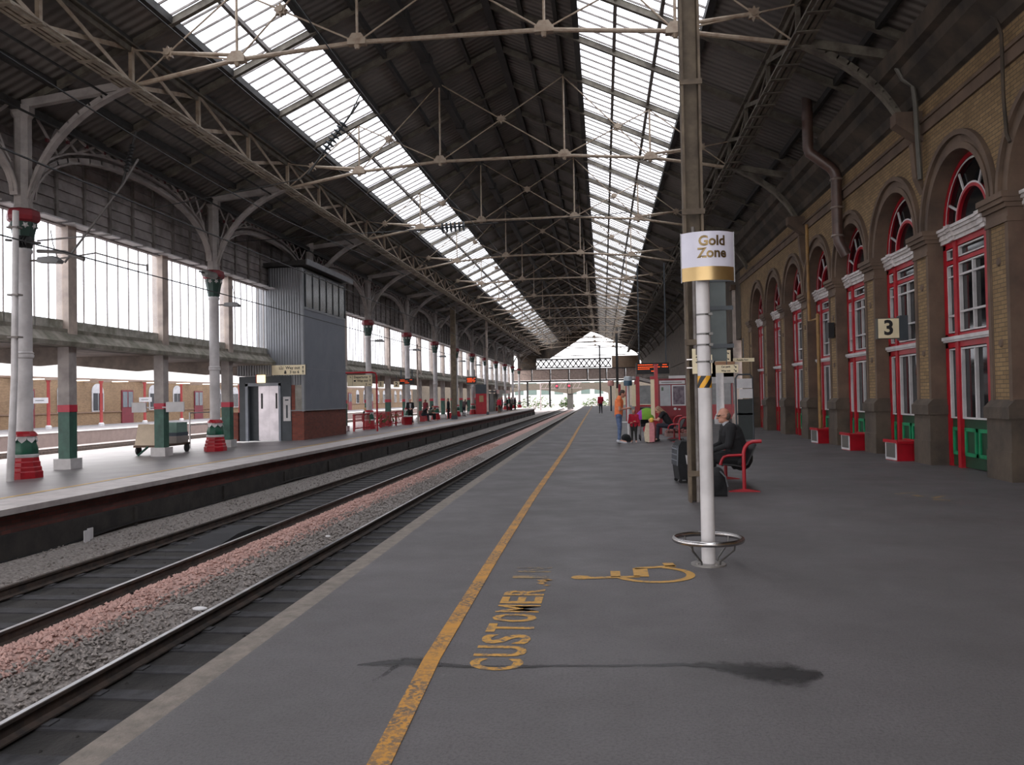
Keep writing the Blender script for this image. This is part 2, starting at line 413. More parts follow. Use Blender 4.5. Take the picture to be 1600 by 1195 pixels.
def wet():
    m = bpy.data.materials.new('wet_patch'); nt, p = nodes_of(m); p.inputs['Base Color'].default_value = (*lin((40,38,39)), 1); p.inputs['Roughness'].default_value = .45
    at = N(nt, 'ShaderNodeAttribute'); at.attribute_name = 'soak'
    a1 = N(nt, 'ShaderNodeMath', operation='ADD'); nt.links.new(at.outputs['Fac'], a1.inputs[0])
    nz = N(nt, 'ShaderNodeMapRange'); nt.links.new(noise_fac(nt, 14, .2, .8, 5), nz.inputs[0]); nz.inputs[3].default_value = -.35; nz.inputs[4].default_value = .25
    nt.links.new(nz.outputs[0], a1.inputs[1]); r = N(nt, 'ShaderNodeMapRange'); nt.links.new(a1.outputs[0], r.inputs[0]); r.inputs[1].default_value = .12; r.inputs[2].default_value = .75; r.inputs[4].default_value = .8
    nt.links.new(r.outputs[0], p.inputs['Alpha']); return m
o = single(mb, 'wet_streak', wet(), 'long dark wet streak trickled across the near platform', 'stain', (0, 4.8, 0))
at = o.data.attributes.new('soak', 'FLOAT', 'POINT'); at.data.foreach_set('value', [(1. if i % 3 == 1 else 0.) for i in range(n_)]+[0,.8,0,0,.3,0])

# ------------------------------------------------------------------ rails, sleepers, ballast
RX = (-8.05, -6.50, -4.63, -3.08); ZR = -.85
RP = [(-.07,-.155),(.07,-.155),(.07,-.14),(.012,-.12),(.012,-.045),(.035,-.03),(.035,-.002),(-.035,-.002),(-.035,-.03),(-.012,-.045),(-.012,-.12),(-.07,-.14)]
for x, lab in zip(RX, ('rusty rail nearest the island platform wall', 'rail of the far track beside the pink ballast', 'shiny rail of the near track beside the grey ballast', 'rail of the near track under the platform edge')):
    r = thing('rail', lab, 'rail', (x, 0, ZR))
    mb = MB(); mb.prism(RP, 'Y', -10, 168); mb.build('rail_web', RUST, r)
    mb = MB(); mb.box(-.024, .024, -10, 168, -.003, .001); mb.build('railhead', RAILTOP if x != RX[0] else RUST, r)
proto = None
for ti, (cx, y0, nn, g, lab) in enumerate(((-7.275, 7., 88, 'sleepers of the far track', 'dark sleeper of the track by the island platform'), (-3.855, 2.2, 60, 'sleepers of the near track', 'dark sleeper of the track under the near platform edge'))):
    for i in range(nn):
        y = y0+i*.68
        if proto is None:
            mb = MB(); mb.prism([(-.14,0),(.14,0),(.11,.17),(-.11,.17)], 'X', -1.25, 1.25)
            for sx in (-.775, .775): mb.box(sx-.14, sx+.14, -.07, .07, .168, .182)
            proto = mb.build('sleeper', SLEEP); tag(proto, lab, 'sleeper', g); o = proto
        else:
            o = proto.copy(); COL.objects.link(o); tag(o, lab, 'sleeper', g)
        o.location = (cx, y, -1.186+.0)
# ballast: banks with loose stones on top
def stones(n, reg, smin, smax, seed, zf):
    R = random.Random(seed); mb = MB(); V = mb.v; F = mb.f
    base = [(1,0,0),(-1,0,0),(0,1,0),(0,-1,0),(0,0,1),(0,0,-1)]; tri = [(0,2,4),(2,1,4),(1,3,4),(3,0,4),(2,0,5),(1,2,5),(3,1,5),(0,3,5)]
    for _ in range(n):
        x, y = reg(R); s = R.uniform(smin, smax); z = zf(x, y)+s*R.uniform(-.2, .5); a = R.uniform(0, 6.3); ca, sa = math.cos(a), math.sin(a); o = len(V)
        sx, sy, sz = s*R.uniform(.7, 1.2), s*R.uniform(.6, 1.1), s*R.uniform(.5, .9)
        tx = R.uniform(-.5, .5)
        for px, py, pz in base:
            px *= sx*R.uniform(.8, 1.2); py *= sy*R.uniform(.8, 1.2); pz = pz*sz+tx*px
            V.append((x+px*ca-py*sa, y+px*sa+py*ca, z+pz))
        F += [[i+o for i in t] for t in tri]
    mb.m = [0]*len(F)
    return mb
def bank(x):   # profile of the heap between the tracks
    t = (x+5.95)
    if x < -6.42: return -1.06
    if x < -5.75: return -1.02+.22*max(0, (x+6.42)/.67)**.8
    return max(-1.06, -.80-.22*((x+5.75)/.95)**1.5)
def heap(name, xa, xb, m, label, kind='stuff'):
    mb = MB(); n = 10; ys = [-4+i*.8 for i in range(int(150/.8))]; vs = []
    for y in ys:
        for i in range(n+1):
            x = xa+(xb-xa)*i/n; vs.append((x, y, bank(x)-.015+.03*noise.noise((x*3, y*3, 0))))
    fs = [(r*(n+1)+i, r*(n+1)+i+1, (r+1)*(n+1)+i+1, (r+1)*(n+1)+i) for r in range(len(ys)-1) for i in range(n)]
    mb.add(vs, fs); return mb
def powy(R, a, b): return a+(b-a)*R.random()**2.2
hp = heap('h', -6.36, -5.35, None, ''); st = stones(9000, lambda R: (R.uniform(-6.36, -5.38)+0*R.random(), powy(R, 4.5, 42)), .016, .038, 1, lambda x, y: bank(x))
hp.add(st.v, st.f); single(hp, 'pink_ballast', STONEP, 'bank of pink stone ballast between the two tracks', 'ballast', (-5.9, 0, -1), kind='stuff')
hp = heap('h', -5.35, -4.72, None, ''); st = stones(8000, lambda R: (R.uniform(-5.5, -4.72), powy(R, 3.5, 34)), .014, .036, 2, lambda x, y: bank(x))
hp.add(st.v, st.f); single(hp, 'grey_ballast', STONEG, 'grey ballast sloping down to the near track', 'ballast', (-5, 0, -1), kind='stuff')
mb = MB(); vs = []; ys = [-4+i*1. for i in range(150)]
for y in ys:
    for x, z in ((-9.66,-.93),(-9.2,-.97),(-8.6,-1.02),(-8.2,-1.05)): vs.append((x, y, z+.025*noise.noise((x*3, y*2, 4))))
mb.add(vs, [(r*4+i, r*4+i+1, r*4+i+5, r*4+i+4) for r in range(len(ys)-1) for i in range(3)])
st = stones(5000, lambda R: (R.uniform(-9.6, -8.2), powy(R, 8, 60)), .014, .034, 3, lambda x, y: -.93-.12*(x+9.66)/1.46)
mb.add(st.v, st.f); single(mb, 'grit_ballast', STONEG, 'grit and ballast strip at the foot of the island platform wall', 'ballast', (-9, 0, -1), kind='stuff')
mb = stones(2600, lambda R: (R.choice([R.uniform(-7.9, -6.6), R.uniform(-4.5, -2.5)]), powy(R, 2.5, 30)), .01, .028, 5, lambda x, y: -1.045)
single(mb, 'oily_ballast', DIRT, 'dark oily stones scattered between the rails', 'ballast', (-5.5, 0, -1.05), kind='stuff')
# things on the track
mb = MB(); mb.prism([(14.0,-1.03),(15.0,-.92),(15.9,-.92),(16.6,-1.03)], 'X', -7.55, -6.95)
single(mb, 'track_ramp', mat('ramp_rubber', (44,44,47), .95), 'dark ramped plate lying between the rails of the far track', 'track plate', (-7.2, 15, -1.03))
for k, (x, y) in enumerate(((-9.55, 14.3), (-9.45, 14.05))):
    mb = MB(); mb.box(x, x+.02, y, y+.16, -.93, -.72); mb.box(x-.01, x, y+.05, y+.1, -1.0, -.75)
    single(mb, 'marker_board', SIGNW, ('white marker board', 'lower white marker board')[k]+' standing in the grit by the island platform wall', 'marker', (x, y, -1))
mb = MB(); mb.tube([(-9.62, y, -.86+.025*math.sin(y*1.3)-.06*abs(math.sin(y*.39))) for y in [2+.5*i for i in range(150)]], .022, 6)
single(mb, 'track_cable', BLACK, 'black cable slung along the sooty wall under the island platform', 'cable', (-9.62, 20, -.86))
mb = MB(); mb.add([(-5.5,6.3,-.86),(-5.38,6.45,-.80),(-5.30,6.5,-.78),(-5.42,6.32,-.85)], [(0,1,2,3)])
mb.v = [(v[0]-.55, v[1]+.9, v[2]-.06) for v in mb.v]
single(mb, 'litter_scrap', mat('mint_plastic', (130,182,168), .5), 'pale green scrap of litter lying beside the pink ballast', 'litter', (-6.0, 7.2, -.9))
for k, (x, y, s) in enumerate(((-4.95, 9.6, .10), (-5.05, 14.6, .05), (-3.5, 5.3, .035))):
    mb = MB(); mb.ball((x, y, bank(x)+.03 if k < 2 else -1.03), (s, s*.6, .025), 8, 5)
    single(mb, 'white_litter', SIGNW, ('crumpled white paper on the grey ballast', 'small white scrap on the grey ballast farther along', 'white fleck of litter between the near rails')[k], 'litter', (x, y, -1))
# ------------------------------------------------------------------ roof
XC = -3.42; ZRIDGE = 14.0; SL = .46
S = 10.0; PY = lambda k: 18.85+S*k
YR0, YR1 = -14., 150.
def rz(d): return ZRIDGE-SL*d
def roofpt(side, d, dz=0.): return (XC+side*d, rz(d)+dz)
BANDS = {-1: ((0, 4.5), (6.9, 11.75)), 1: ((0, 2.8), (6.25, 10.7))}
SKY = {-1: (4.5, 6.9), 1: (2.8, 6.25)}
mb = MB()
for s in (-1, 1):
    for a, b in BANDS[s]:
        (x0, z0), (x1, z1) = roofpt(s, a, .14), roofpt(s, b, .14)
        mb.prism([(x0, z0), (x1, z1), (x1, z1+.05), (x0, z0+.05)], 'Y', YR0, YR1)
struct(mb, 'ceiling', SHEET)['label'] = 'dark corrugated roof sheeting over the hall'
# skylights
for i, s in enumerate((-1, 1)):
    a, b = SKY[s]; (x0, z0), (x1, z1) = roofpt(s, a, .17), roofpt(s, b, .17)
    mb = MB(); mb.add([(x0, YR0, z0), (x1, YR0, z1), (x1, YR1, z1), (x0, YR1, z0)], [(0,1,2,3)])
    g = struct(mb, 'window_%d' % (i+1), SGLASS); g['label'] = ('long glazed roof light above the tracks', 'long glazed roof light above the near platform')[i]
    bars = MB(); y = YR0
    while y < YR1:
        bars.beam((x0, y, z0-.03), (x1, y, z1-.03), .035, .05); y += S/18
    for d in ([5.75] if s < 0 else [3.95, 5.15]):
        x, z = roofpt(s, d, .08); bars.box(x-.05, x+.05, YR0, YR1, z-.06, z+.06)
    o = bars.build('glazing_bars', GREYI, g)
    eb = MB()
    for d in (a, b):
        x, z = roofpt(s, d, .06); eb.box(x-.09, x+.09, YR0, YR1, z-.1, z+.1)
    eb.build('edge_beam', DARKI, g)
# purlins and rafters: structure of the roof
mb = MB()
for s, ds in ((-1, (1.1, 3.3, 7.9, 9.9)), (1, (1.1, 2.2, 7.9, 9.6))):
    for d in ds:
        x, z = roofpt(s, d, .0); mb.box(x-.06, x+.06, YR0, YR1, z-.05, z+.13)
mb.box(XC-.12, XC+.12, YR0, YR1, ZRIDGE-.15, ZRIDGE+.14)
struct(mb, 'trim_3', DARKI)['label'] = 'dark purlins and ridge running the length of the roof'
mb = MB(); x, z = roofpt(-1, 2.25, -.12)
mb.box(x-.13, x+.13, YR0, YR1, z-.14, z+.14)
for i in range(16): mb.box(x-.17, x+.17, i*3.33, i*3.33+.5, z-.18, z+.18)
struct(mb, 'trim_4', DARKI)['label'] = 'heavy dark segmented beam below the roof ridge'
k = 0; y = PY(-3)+S/3
raf = MB()
while y < YR1:
    for s in (-1, 1):
        D = 10.75 if s < 0 else 10.5
        (x0, z0), (x1, z1) = roofpt(s, 0, -.03), roofpt(s, D, -.03)
        raf.beam((x0, y, z0+.04), (x1, y, z1+.04), .07, .18)
        raf.beam((x0, y, z0-.05), (x1, y, z1-.05), .13, .025)
    y += S/3
struct(raf, 'trim_5', OLIVE)['label'] = 'painted rafters under both roof slopes'

# trusses
def stars(mb, x, z, r=.17):
    poly = [(x+(r if k % 2 == 0 else r*.62)*math.cos(k*PI/8), z+(r if k % 2 == 0 else r*.62)*math.sin(k*PI/8)) for k in range(16)]
    mb.prism(poly, 'Y', -.05, .05); mb.lathe([(r*.45,-.09),(r*.45,.09)], 10, M=Matrix.Translation((x,0,z)) @ Matrix.Rotation(PI/2, 4, 'X'))
NX = [-7.9, -5.2, -2.22, 2.22, 5.2, 7.9]; NZ = [9.34, 9.82, 10.05, 10.05, 9.82, 9.34]
t0 = thing('roof_truss', 'x', 'roof truss', (XC, 0, 0))
mb = MB(); mb.tube([(x, 0, z) for x, z in zip(NX, NZ)], .058, 8); mb.build('tie_rod', CREAM, t0, True)
for x, z in list(zip(NX, NZ))[1:-1]:
    mb = MB(); mb.tube([(x, 0, z), (x, 0, rz(abs(x))-.1)], .035, 6); mb.build('king_post', CREAM, t0)
    mb = MB(); mb.box(x-.22, x+.22, -.09, .09, z-.07, z+.07); mb.prism([(x-.2,z+.07),(x+.2,z+.07),(x+.11,z+.2),(x-.11,z+.2)], 'Y', -.07, .07); mb.lathe([(.05,-.16),(.09,-.06)], 8, (x,0,z)); mb.build('cast_node', CREAM, t0)
for i in range(5):
    xa, xb, za, zb = NX[i], NX[i+1], NZ[i], NZ[i+1]; ta, tb = rz(abs(xa))-.12, rz(abs(xb))-.12
    # crossing point of the two diagonals
    d1 = (xb-xa, tb-za); d2 = (xb-xa, zb-ta); t = (ta-za)/((tb-za)-(zb-ta)); cx, cz = xa+t*(xb-xa), za+t*(tb-za)
    for p, q in (((xa, za), (xb, tb)), ((xa, ta), (xb, zb))):
        mb = MB(); mb.tube([(p[0], 0, p[1]), (q[0], 0, q[1])], .022, 6); mb.build('brace', CREAM, t0)
    mb = MB(); stars(mb, cx, cz); mb.build('star_joint', CREAM, t0)
    if i in (0, 4):
        n = NX[1] if i == 0 else NX[4]; mb = MB(); mb.tube([(cx, 0, cz), (n, 0, NZ[1]+.12)], .05, 8); mb.build('stub_rod', CREAM, t0)
# curved ribs and end beams to the columns (left) and the corbels (right)
def bez(p0, p1, p2, n=12): return [tuple((1-t)**2*a+2*t*(1-t)*b+t*t*c for a, b, c in zip(p0, p1, p2)) for t in [i/n for i in range(n+1)]]
def ribbar(mb, pts, w, h):
    for a, b in zip(pts, pts[1:]):
        e = (Vector(b)-Vector(a))*.06; mb.beam(Vector(a)-e, Vector(b)+e, w, h)
for s, foot, top, m in ((-1, (-10.68, 6.45), (-10.75, 9.05), PGREY), (1, (10.1, 7.3), (10.5, 8.8), OLIVE)):
    mb = MB(); p = bez((foot[0], 0, foot[1]), (foot[0]-s*.45, 0, 8.5), (s*7.95, 0, 9.3)); ribbar(mb, p, .2, .06); ribbar(mb, [(x-s*.0, y, z+.09) for x, y, z in p], .05, .16); mb.build('curved_rib', m, t0)
    mb = MB(); mb.beam((s*7.9, 0, 9.38), (top[0], 0, top[1]), .16, .2); mb.build('end_beam', m, t0)
TR = []
for k in range(-1, 13):
    lab = 'cream tie rod truss across the roof, %s from the camera' % (ORD[k+1])
    o = dup(t0, (XC, PY(k), 0), None, lab, 'tie rod trusses along the roof') if k > -1 else t0
    if k == -1: t0.location = (XC, PY(-1), 0); tag(t0, lab, None, 'tie rod trusses along the roof')
    TR.append(o)

# lattice girders
for s, lab in ((-1, 'long cream lattice girder under the roof above the far track'), (1, 'long dark lattice girder under the roof above the near platform')):
    g = thing('lattice_girder', lab, 'girder', (XC+s*7.9, 0, 9.3))
    m = CREAM if s < 0 else OLIVE
    mb = MB()
    for dx in (-.2, -.07, .07, .2): mb.box(dx-.045, dx+.045, 0, 149.5, -.02, .02)
    for i in range(int(YR1/.9)): mb.box(-.24, .24, i*.9, i*.9+.12, -.045, -.02)
    for dx in (-.03, .03): mb.box(dx-.01, dx+.01, 0, 149.5, 0, .16)
    mb.build('bottom_chord', mat('chord_cream', (162,152,136), .6, c2=(118,106,92), scale=3) if s < 0 else OLIVE, g)
    mb = MB(); mb.box(-.14, .14, 0, 149.5, 1.0, 1.04); mb.box(-.03, .03, 0, 149.5, .86, 1.0); mb.build('top_chord', OLIVE, g)
    pm = MB(); L = S/3
    pm.beam((-.05, 0, .05), (-.05, L, .98), .02, .11); pm.beam((.05, 0, .98), (.05, L, .05), .02, .11); pm.box(-.05, .05, -.05, .05, 0, 1.0)
    p0 = pm.build('lattice_panel', m, g); y = PY(-1)-S/3*2; first = True
    while y < YR1-L:
        if first: p0.location = (0, y, 0); first = False
        else:
            c = p0.copy(); COL.objects.link(c); c.parent = g; c.location = (0, y, 0)
        y += L
    for k in range(0): pass

# ------------------------------------------------------------------ columns on the island platform
CX_ = -14.2
def zL(x): return ZL(x)
def make_column():
    t = thing('iron_column', 'x', 'column', (CX_, 0, zL(CX_)))
    o8 = PI/8
    mb = MB(); mb.lathe([(.40,0),(.40,.16),(.375,.19),(.37,.27),(.345,.30),(.34,.40),(.315,.43),(.31,.50),(.30,.52)], 8, ph=o8); mb.build('base', RED, t)
    mb = MB(); mb.lathe([(.30,.52),(.31,.55),(.31,.58),(.29,.60)], 16); mb.build('base_ring', WHITE, t, True)
    mb = MB()
    n = 48; prof = [(.29,.60),(.30,.64),(.295,.74),(.25,.88),(.215,1.0)]; vs = []
    for r, z in prof:
        for k in range(n):
            a = 2*PI*k/n; q = r*(1-.07*abs(math.cos(4*a))); vs.append((q*math.cos(a), q*math.sin(a), z))
    mb.add(vs, [(i*n+k, i*n+(k+1) % n, (i+1)*n+(k+1) % n, (i+1)*n+k) for i in range(4) for k in range(n)]); mb.build('bulb', GREEN, t, True)
    mb = MB()
    for k in range(8):
        a = 2*PI*k/8+o8; M = Matrix.Rotation(a, 4, 'Z')
        mb.add([M @ Vector(v) for v in ((.235,-.1,1.02),(.235,.1,1.02),(.26,.095,.95),(.285,0,.87),(.26,-.095,.95))], [(0,1,2,3,4)])
    mb.lathe([(.24,.99),(.26,1.0),(.25,1.04)], 16); mb.build('petals', WHITE, t)
    mb = MB(); mb.lathe([(.24,1.03),(.285,1.04),(.27,1.09),(.21,1.15),(.19,1.16)], 12); mb.build('collar', RED, t)
    mb = MB(); mb.lathe([(.185,1.14),(.18,2.95),(.205,2.97),(.215,3.03),(.2,3.06),(.215,3.09),(.18,3.12),(.175,5.55),(.2,5.58),(.2,5.64),(.17,5.68)], 20); mb.build('shaft', WHITE, t, True)
    mb = MB(); mb.lathe([(.18,5.66),(.2,5.70),(.25,6.0),(.31,6.28),(.30,6.33)], 8, ph=o8); mb.build('capital', mat('dark_green_iron', (36,62,54), .5), t)
    mb = MB()
    for k in range(8):
        M = Matrix.Rotation(2*PI*k/8, 4, 'Z') @ Matrix.Translation((.30, 0, 6.22)) @ Matrix.Rotation(PI/2+.25, 4, 'Y')
        mb.add([M @ Vector(((.085 if j % 2 == 0 else .045)*math.cos(j*PI/5), (.085 if j % 2 == 0 else .045)*math.sin(j*PI/5), -.01)) for j in range(10)], [tuple(range(10))])
        mb.ball(M @ Vector((0, 0, -.0)), .028, 6, 4)
    mb.build('rosettes', WHITE, t)
    mb = MB(); mb.lathe([(.30,6.31),(.37,6.36),(.385,6.46),(.36,6.6),(.30,6.64)], 8, ph=o8); mb.build('capital_rim', DRED, t)
    mb = MB(); mb.lathe([(.24,6.62),(.21,6.75),(.20,8.9),(.27,9.0),(.27,9.2)], 8, ph=o8); mb.build('upper_shaft', PGREY, t)
    return t
c0 = make_column()
lab = lambda k: 'white iron column with green and red base on the island platform, %s from the near end' % ORD[k]
ks = [k for k in range(0, 13) if k != 2]
for i, k in enumerate(ks):
    if i == 0: o = c0; o.location = (CX_, PY(k), zL(CX_)); tag(o, lab(0), None, 'columns along the island platform')
    else: dup(c0, (CX_, PY(k), zL(CX_)), None, lab(i), 'columns along the island platform')
# arched spandrel girders between the columns
def make_arch():
    t = thing('arched_girder', 'x', 'girder', (CX_, 0, 0)); n = 24
    def arc(y): u = (y-S/2)/(S/2-.32); return 6.75+1.75*math.sqrt(max(0, 1-abs(u)**2.3))
    pts = [(0, .32+(S-.64)*(.5-.5*math.cos(PI*i/n)), 0) for i in range(n+1)]; pts = [(0, y, arc(y)) for _, y, _ in pts]
    mb = MB(); ribbar(mb, pts, .2, .05); ribbar(mb, [(0, y, z+.08) for _, y, z in pts], .05, .14); mb.build('arch_rib', PGREY, t)
    mb = MB(); ribbar(mb, [(0, y, z+.27) for _, y, z in pts[2:-2]], .1, .05); mb.build('upper_rib', PGREY, t)
    mb = MB(); mb.box(-.12, .12, .2, S-.2, 8.86, 9.04); mb.build('top_beam', DARKI, t)
    mb = MB(); K = 11
    for i in range(K):
        ya, yb = .5+(S-1)*i/K, .5+(S-1)*(i+1)/K
        for p, q in ((ya, yb), (yb, ya)): mb.beam((0, p, arc(p)+.28), (0, q, 8.9), .03, .07)
    mb.build('lattice', PGREY, t)
    for i in range(K):
        mb = MB(); y = .5+(S-1)*(i+.5)/K; z = (arc(y)+.28+8.95)/2; mb.box(-.03, .03, y-.045, y+.045, z-.045, z+.045); mb.build('red_stud', mat('stud_red', (98,40,46), .6), t)
    return t
a0 = make_arch()
for i, k in enumerate(range(-1, 12)):
    l = 'arched grey lattice girder joining island platform columns, %s bay from the near end' % ORD[i]
    if i == 0: a0.location = (CX_, PY(k), 0); tag(a0, l, None, 'arched girders between the columns')
    else: dup(a0, (CX_, PY(k), 0), None, l, 'arched girders between the columns')

# ------------------------------------------------------------------ glazed screen behind the columns
XS = -15.15
posts_y = [PY(0)+3.0+5*j for j in range(-1, 23)]
mb = MB()
mb.box(XS-.22, XS+.45, YR0, 140, 3.22, 3.34); mb.box(XS-.15, XS+.15, YR0, 140, 3.34, 3.72); mb.prism([(XS+.15,3.34),(XS+.45,3.34),(XS+.15,3.62)], 'Y', YR0, 140)
struct(mb, 'trim_6', mat('mossy_gutter', (150,144,134), .8, c2=(100,97,84), scale=2.5))['label'] = 'mossy gutter beam below the glazed screen'
mb = MB(); mb.box(XS-.04, XS, YR0, 140, 6.72, 9.2)
for z in [6.72+.31*i for i in range(8)]: mb.prism([(XS, z), (XS+.05, z), (XS+.02, z+.28), (XS, z+.28)], 'Y', YR0, 140)
mb.box(XS-.06, XS+.12, YR0, 140, 6.62, 6.78)
struct(mb, 'wall_left', LOUV)['label'] = 'grey boarded valance above the glazed screen'
mb = MB(); y = PY(-1)
while y < 138: mb.box(XS+.02, XS+.1, y-.05, y+.05, 6.7, 9.2); y += 1.25
struct(mb, 'trim_7', GREYI)['label'] = 'grey battens over the boarded valance'
mb = MB(); y = PY(-1)
while y < 138:
    mb.box(XS+.1, XS+.5, y+.15, y+1.1, 6.66, 6.70); y += 1.25
struct(mb, 'trim_8', SIGNW)['label'] = 'pale ledge slats under the boarded valance'
wn = 3
for j in range(len(posts_y)-1):
    ya, yb = posts_y[j]+.2, posts_y[j+1]-.2
    mb = MB(); mb.add([(XS, ya, 3.7), (XS, yb, 3.7), (XS, yb, 6.65), (XS, ya, 6.65)], [(0,1,2,3)])
    w = struct(mb, 'window_%d' % wn, WGLASS); w['label'] = 'tall screen window above the island platform, %s bay' % (ORD[j] if j < 16 else 'far %s' % ORD[j-16]); wn += 1
    if j == 2 or j == 3: pass
    mb = MB()
    for q in range(1, 8): y = ya+(yb-ya)*q/8; mb.box(XS-.02, XS+.02, y-.013, y+.013, 3.7, 6.65)
    mb.build('mullions', PGREY, w)
    mb = MB(); mb.box(XS-.01, XS+.02, ya, yb, 3.7, 3.98); mb.build('sill_panel', mat('dirty_panel', (196,192,184), .7, c2=(140,138,124), scale=3), w)
def make_post():
    t = thing('screen_post', 'x', 'post', (XS, 0, 0))
    def sq(mb, a, z0, z1, b=None): return mb.box(-a, a, -(b or a), (b or a), z0, z1)
    sq(MB(), .26, zL(XS), zL(XS)+.30).build('plinth', WHITE, t)
    sq(MB(), .17, zL(XS)+.30, 1.38).build('lower_shaft', PGREEN, t)
    sq(MB(), .18, 1.38, 1.58).build('band', mat('pinkish_red', (196,40,66), .45), t)
    sq(MB(), .17, 1.58, 3.3).build('shaft', PGREY, t)
    sq(MB(), .19, 3.3, 6.7).build('upper_shaft', PCREAM, t)
    return t
p0 = make_post()
for j, y in enumerate(posts_y):
    if j in (4, 5): continue
    l = 'square green and grey post carrying the screen, %s along the island platform' % (ORD[j] if j < 16 else 'far '+ORD[j-16])
    if j == 0: p0.location = (XS, y, 0); tag(p0, l, None, 'posts under the glazed screen')
    else: dup(p0, (XS, y, 0), None, l, 'posts under the glazed screen')
# canopy over the back of the island platform
mb = MB()
for y in posts_y:
    mb.prism([(XS-.1,3.22),(XS-.1,2.75),(XS-.9,2.7),(XS-4.2,3.05),(XS-4.6,3.22)], 'Y', y-.09, y+.09)
mb.box(XS-4.7, XS-.1, YR0, 138, 3.22, 3.3)
struct(mb, 'trim_9', mat('canopy_soffit', (138,126,116), .7, c2=(104,94,88), scale=2))['label'] = 'low canopy and brackets behind the screen posts'
# end screen of the hall
mb = MB(); ap = (-.7, 13.9); lo = [(-9.6, 8.45), (6.9, 8.9)]
out = [(-15.2, 8.45), (-15.2, 9.1), (XC, 14.3), (7.2, 9.6), (7.2, 8.9)]
mb.prism([(-15.2,8.45),(-9.6,8.45),(-1.1,13.8),(XC,14.3),(-15.2,8.9)], 'Y', 149.6, 150)
mb.prism([(7.4,8.9),(7.4,9.6),(XC,14.3),(-1.1,13.8),(-.4,13.8),(6.9,8.9)], 'Y', 149.6, 150)
mb.box(-15.2, -12.1, 149.6, 150, 6.5, 8.5)
struct(mb, 'wall_end', SOOT)['label'] = 'dark boarding around the open far end of the roof'
# ------------------------------------------------------------------ right-hand building
P = 3.43; FY = lambda k: 18.03+P*k      # far jamb of each opening
OW = 2.65                               # width of an opening
XF, XP_, XD = 6.86, 6.80, 7.15          # brick face, pier face, joinery plane
ZSP = 4.86                              # springing
KB = range(-2, 7)
Y0W, Y1W = -14., FY(6)+3.2
def arcpts(y0, y1, z, dr=0., n=20):
    c, r = (y0+y1)/2, (y1-y0)/2+dr
    return [(c-r*math.cos(PI*i/n), z+r*math.sin(PI*i/n)) for i in range(n+1)]
mb = MB(); TOP = 7.75
for k in KB:
    y1 = FY(k); y0 = y1-OW; a = arcpts(y0, y1, ZSP)
    for (ya, za), (yb, zb) in zip(a, a[1:]):
        mb.add([(XF, ya, za), (XF, yb, zb), (XF, yb, TOP), (XF, ya, TOP)], [(0,1,2,3)])
    yn = y1+P-OW if k < 6 else Y1W
    mb.box(XF, XF+.5, y1, yn, 0, TOP)
mb.box(XF, XF+.5, Y0W, FY(-2)-OW, 0, TOP); mb.box(XF, XF+.5, Y0W, Y1W, TOP, 9.3)
wr = struct(mb, 'wall_right', BRICK); wr['label'] = 'buff brick station wall with tall arched openings'
mb = MB(); mb.box(XF-.05, XF+.02, Y0W, Y1W, 6.98, 7.2); mb.box(XF-.09, XF+.02, Y0W, Y1W, 7.2, 7.26); mb.build('string_course', STONE, wr)
mb = MB(); mb.prism([(XF,7.66),(XF-.1,7.7),(XF-.16,7.9),(XF-.45,8.15),(XF-.5,8.35),(XF-.66,8.4),(XF-.7,8.75),(XF,8.8)], 'Y', Y0W, 150); mb.build('cornice', SOOT, wr)
for k in KB:
    y1 = FY(k); y0 = y1-OW
    mb = MB()
    for d0, d1, x in ((0, .12, XF-.05), (.12, .26, XF-.02), (.26, .36, XF-.09)):
        A, B = arcpts(y0, y1, ZSP, d0, 28), arcpts(y0, y1, ZSP, d1, 28)
        vs = [(X, *p) for p in A for X in (x,)]+[(x, *p) for p in B]+[(XF+.3, *p) for p in A]+[(XF+.02, *p) for p in B]; n = 29
        fs = []
        for i in range(28): fs += [(i, i+1, n+i+1, n+i), (2*n+i, 2*n+i+1, i+1, i), (n+i, n+i+1, 3*n+i+1, 3*n+i)]
        mb.add(vs, fs)
    mb.build('arch_moulding', STONE, wr)
def make_pier():
    mb = MB(); w = (P-OW)/2+.006
    # local: centred on y=0, world x kept
    mb.box(XP_-.07, XD+.15, -w-.05, w+.05, 0, .5); mb.box(XP_-.055, XD+.12, -w-.04, w+.04, .5, 1.05)
    mb.box(XP_-.1, XD+.1, -w-.07, w+.07, 1.05, 1.25); mb.prism([(XP_-.1,1.25),(XP_+.02,1.38),(XD,1.38),(XD,1.25)], 'Y', -w-.04, w+.04)
    pl = mb.build('pier_plinth', DSTONE, wr)
    mb = MB()
    for s in (-1, 1):
        mb.box(XP_, XD+.08, min(s*w, s*(w-.11)), max(s*w, s*(w-.11)), 1.3, 4.4)
        mb.box(XP_+.012, XD, min(s*(w-.11), s*(w-.14)), max(s*(w-.11), s*(w-.14)), 1.3, 4.4)
    sh = mb.build('pier_jambs', STONE, wr)
    mb = MB(); mb.box(XP_+.025, XP_+.2, -w+.13, w-.13, 1.3, 4.4); br = mb.build('pier_panel', BRICK, wr)
    mb = MB()
    for z in (2.35, 3.75): mb.lathe([(.09,-.03),(.11,-.02),(.06,.05)], 12, M=Matrix.Translation((XP_+.05, 0, z)) @ Matrix.Rotation(-PI/2, 4, 'Y'))
    ro = mb.build('pier_boss', STONE, wr)
    mb = MB()
    for a, z0, z1 in ((.02, 4.38, 4.46), (.0, 4.46, 4.62), (.05, 4.62, 4.70), (.1, 4.70, 4.78), (.13, 4.78, 4.88)): mb.box(XP_-a, XD+.1, -w-a*.6, w+a*.6, z0, z1)
    cp = mb.build('pier_capital', STONE, wr)
    return [pl, sh, br, ro, cp]
pp = make_pier()
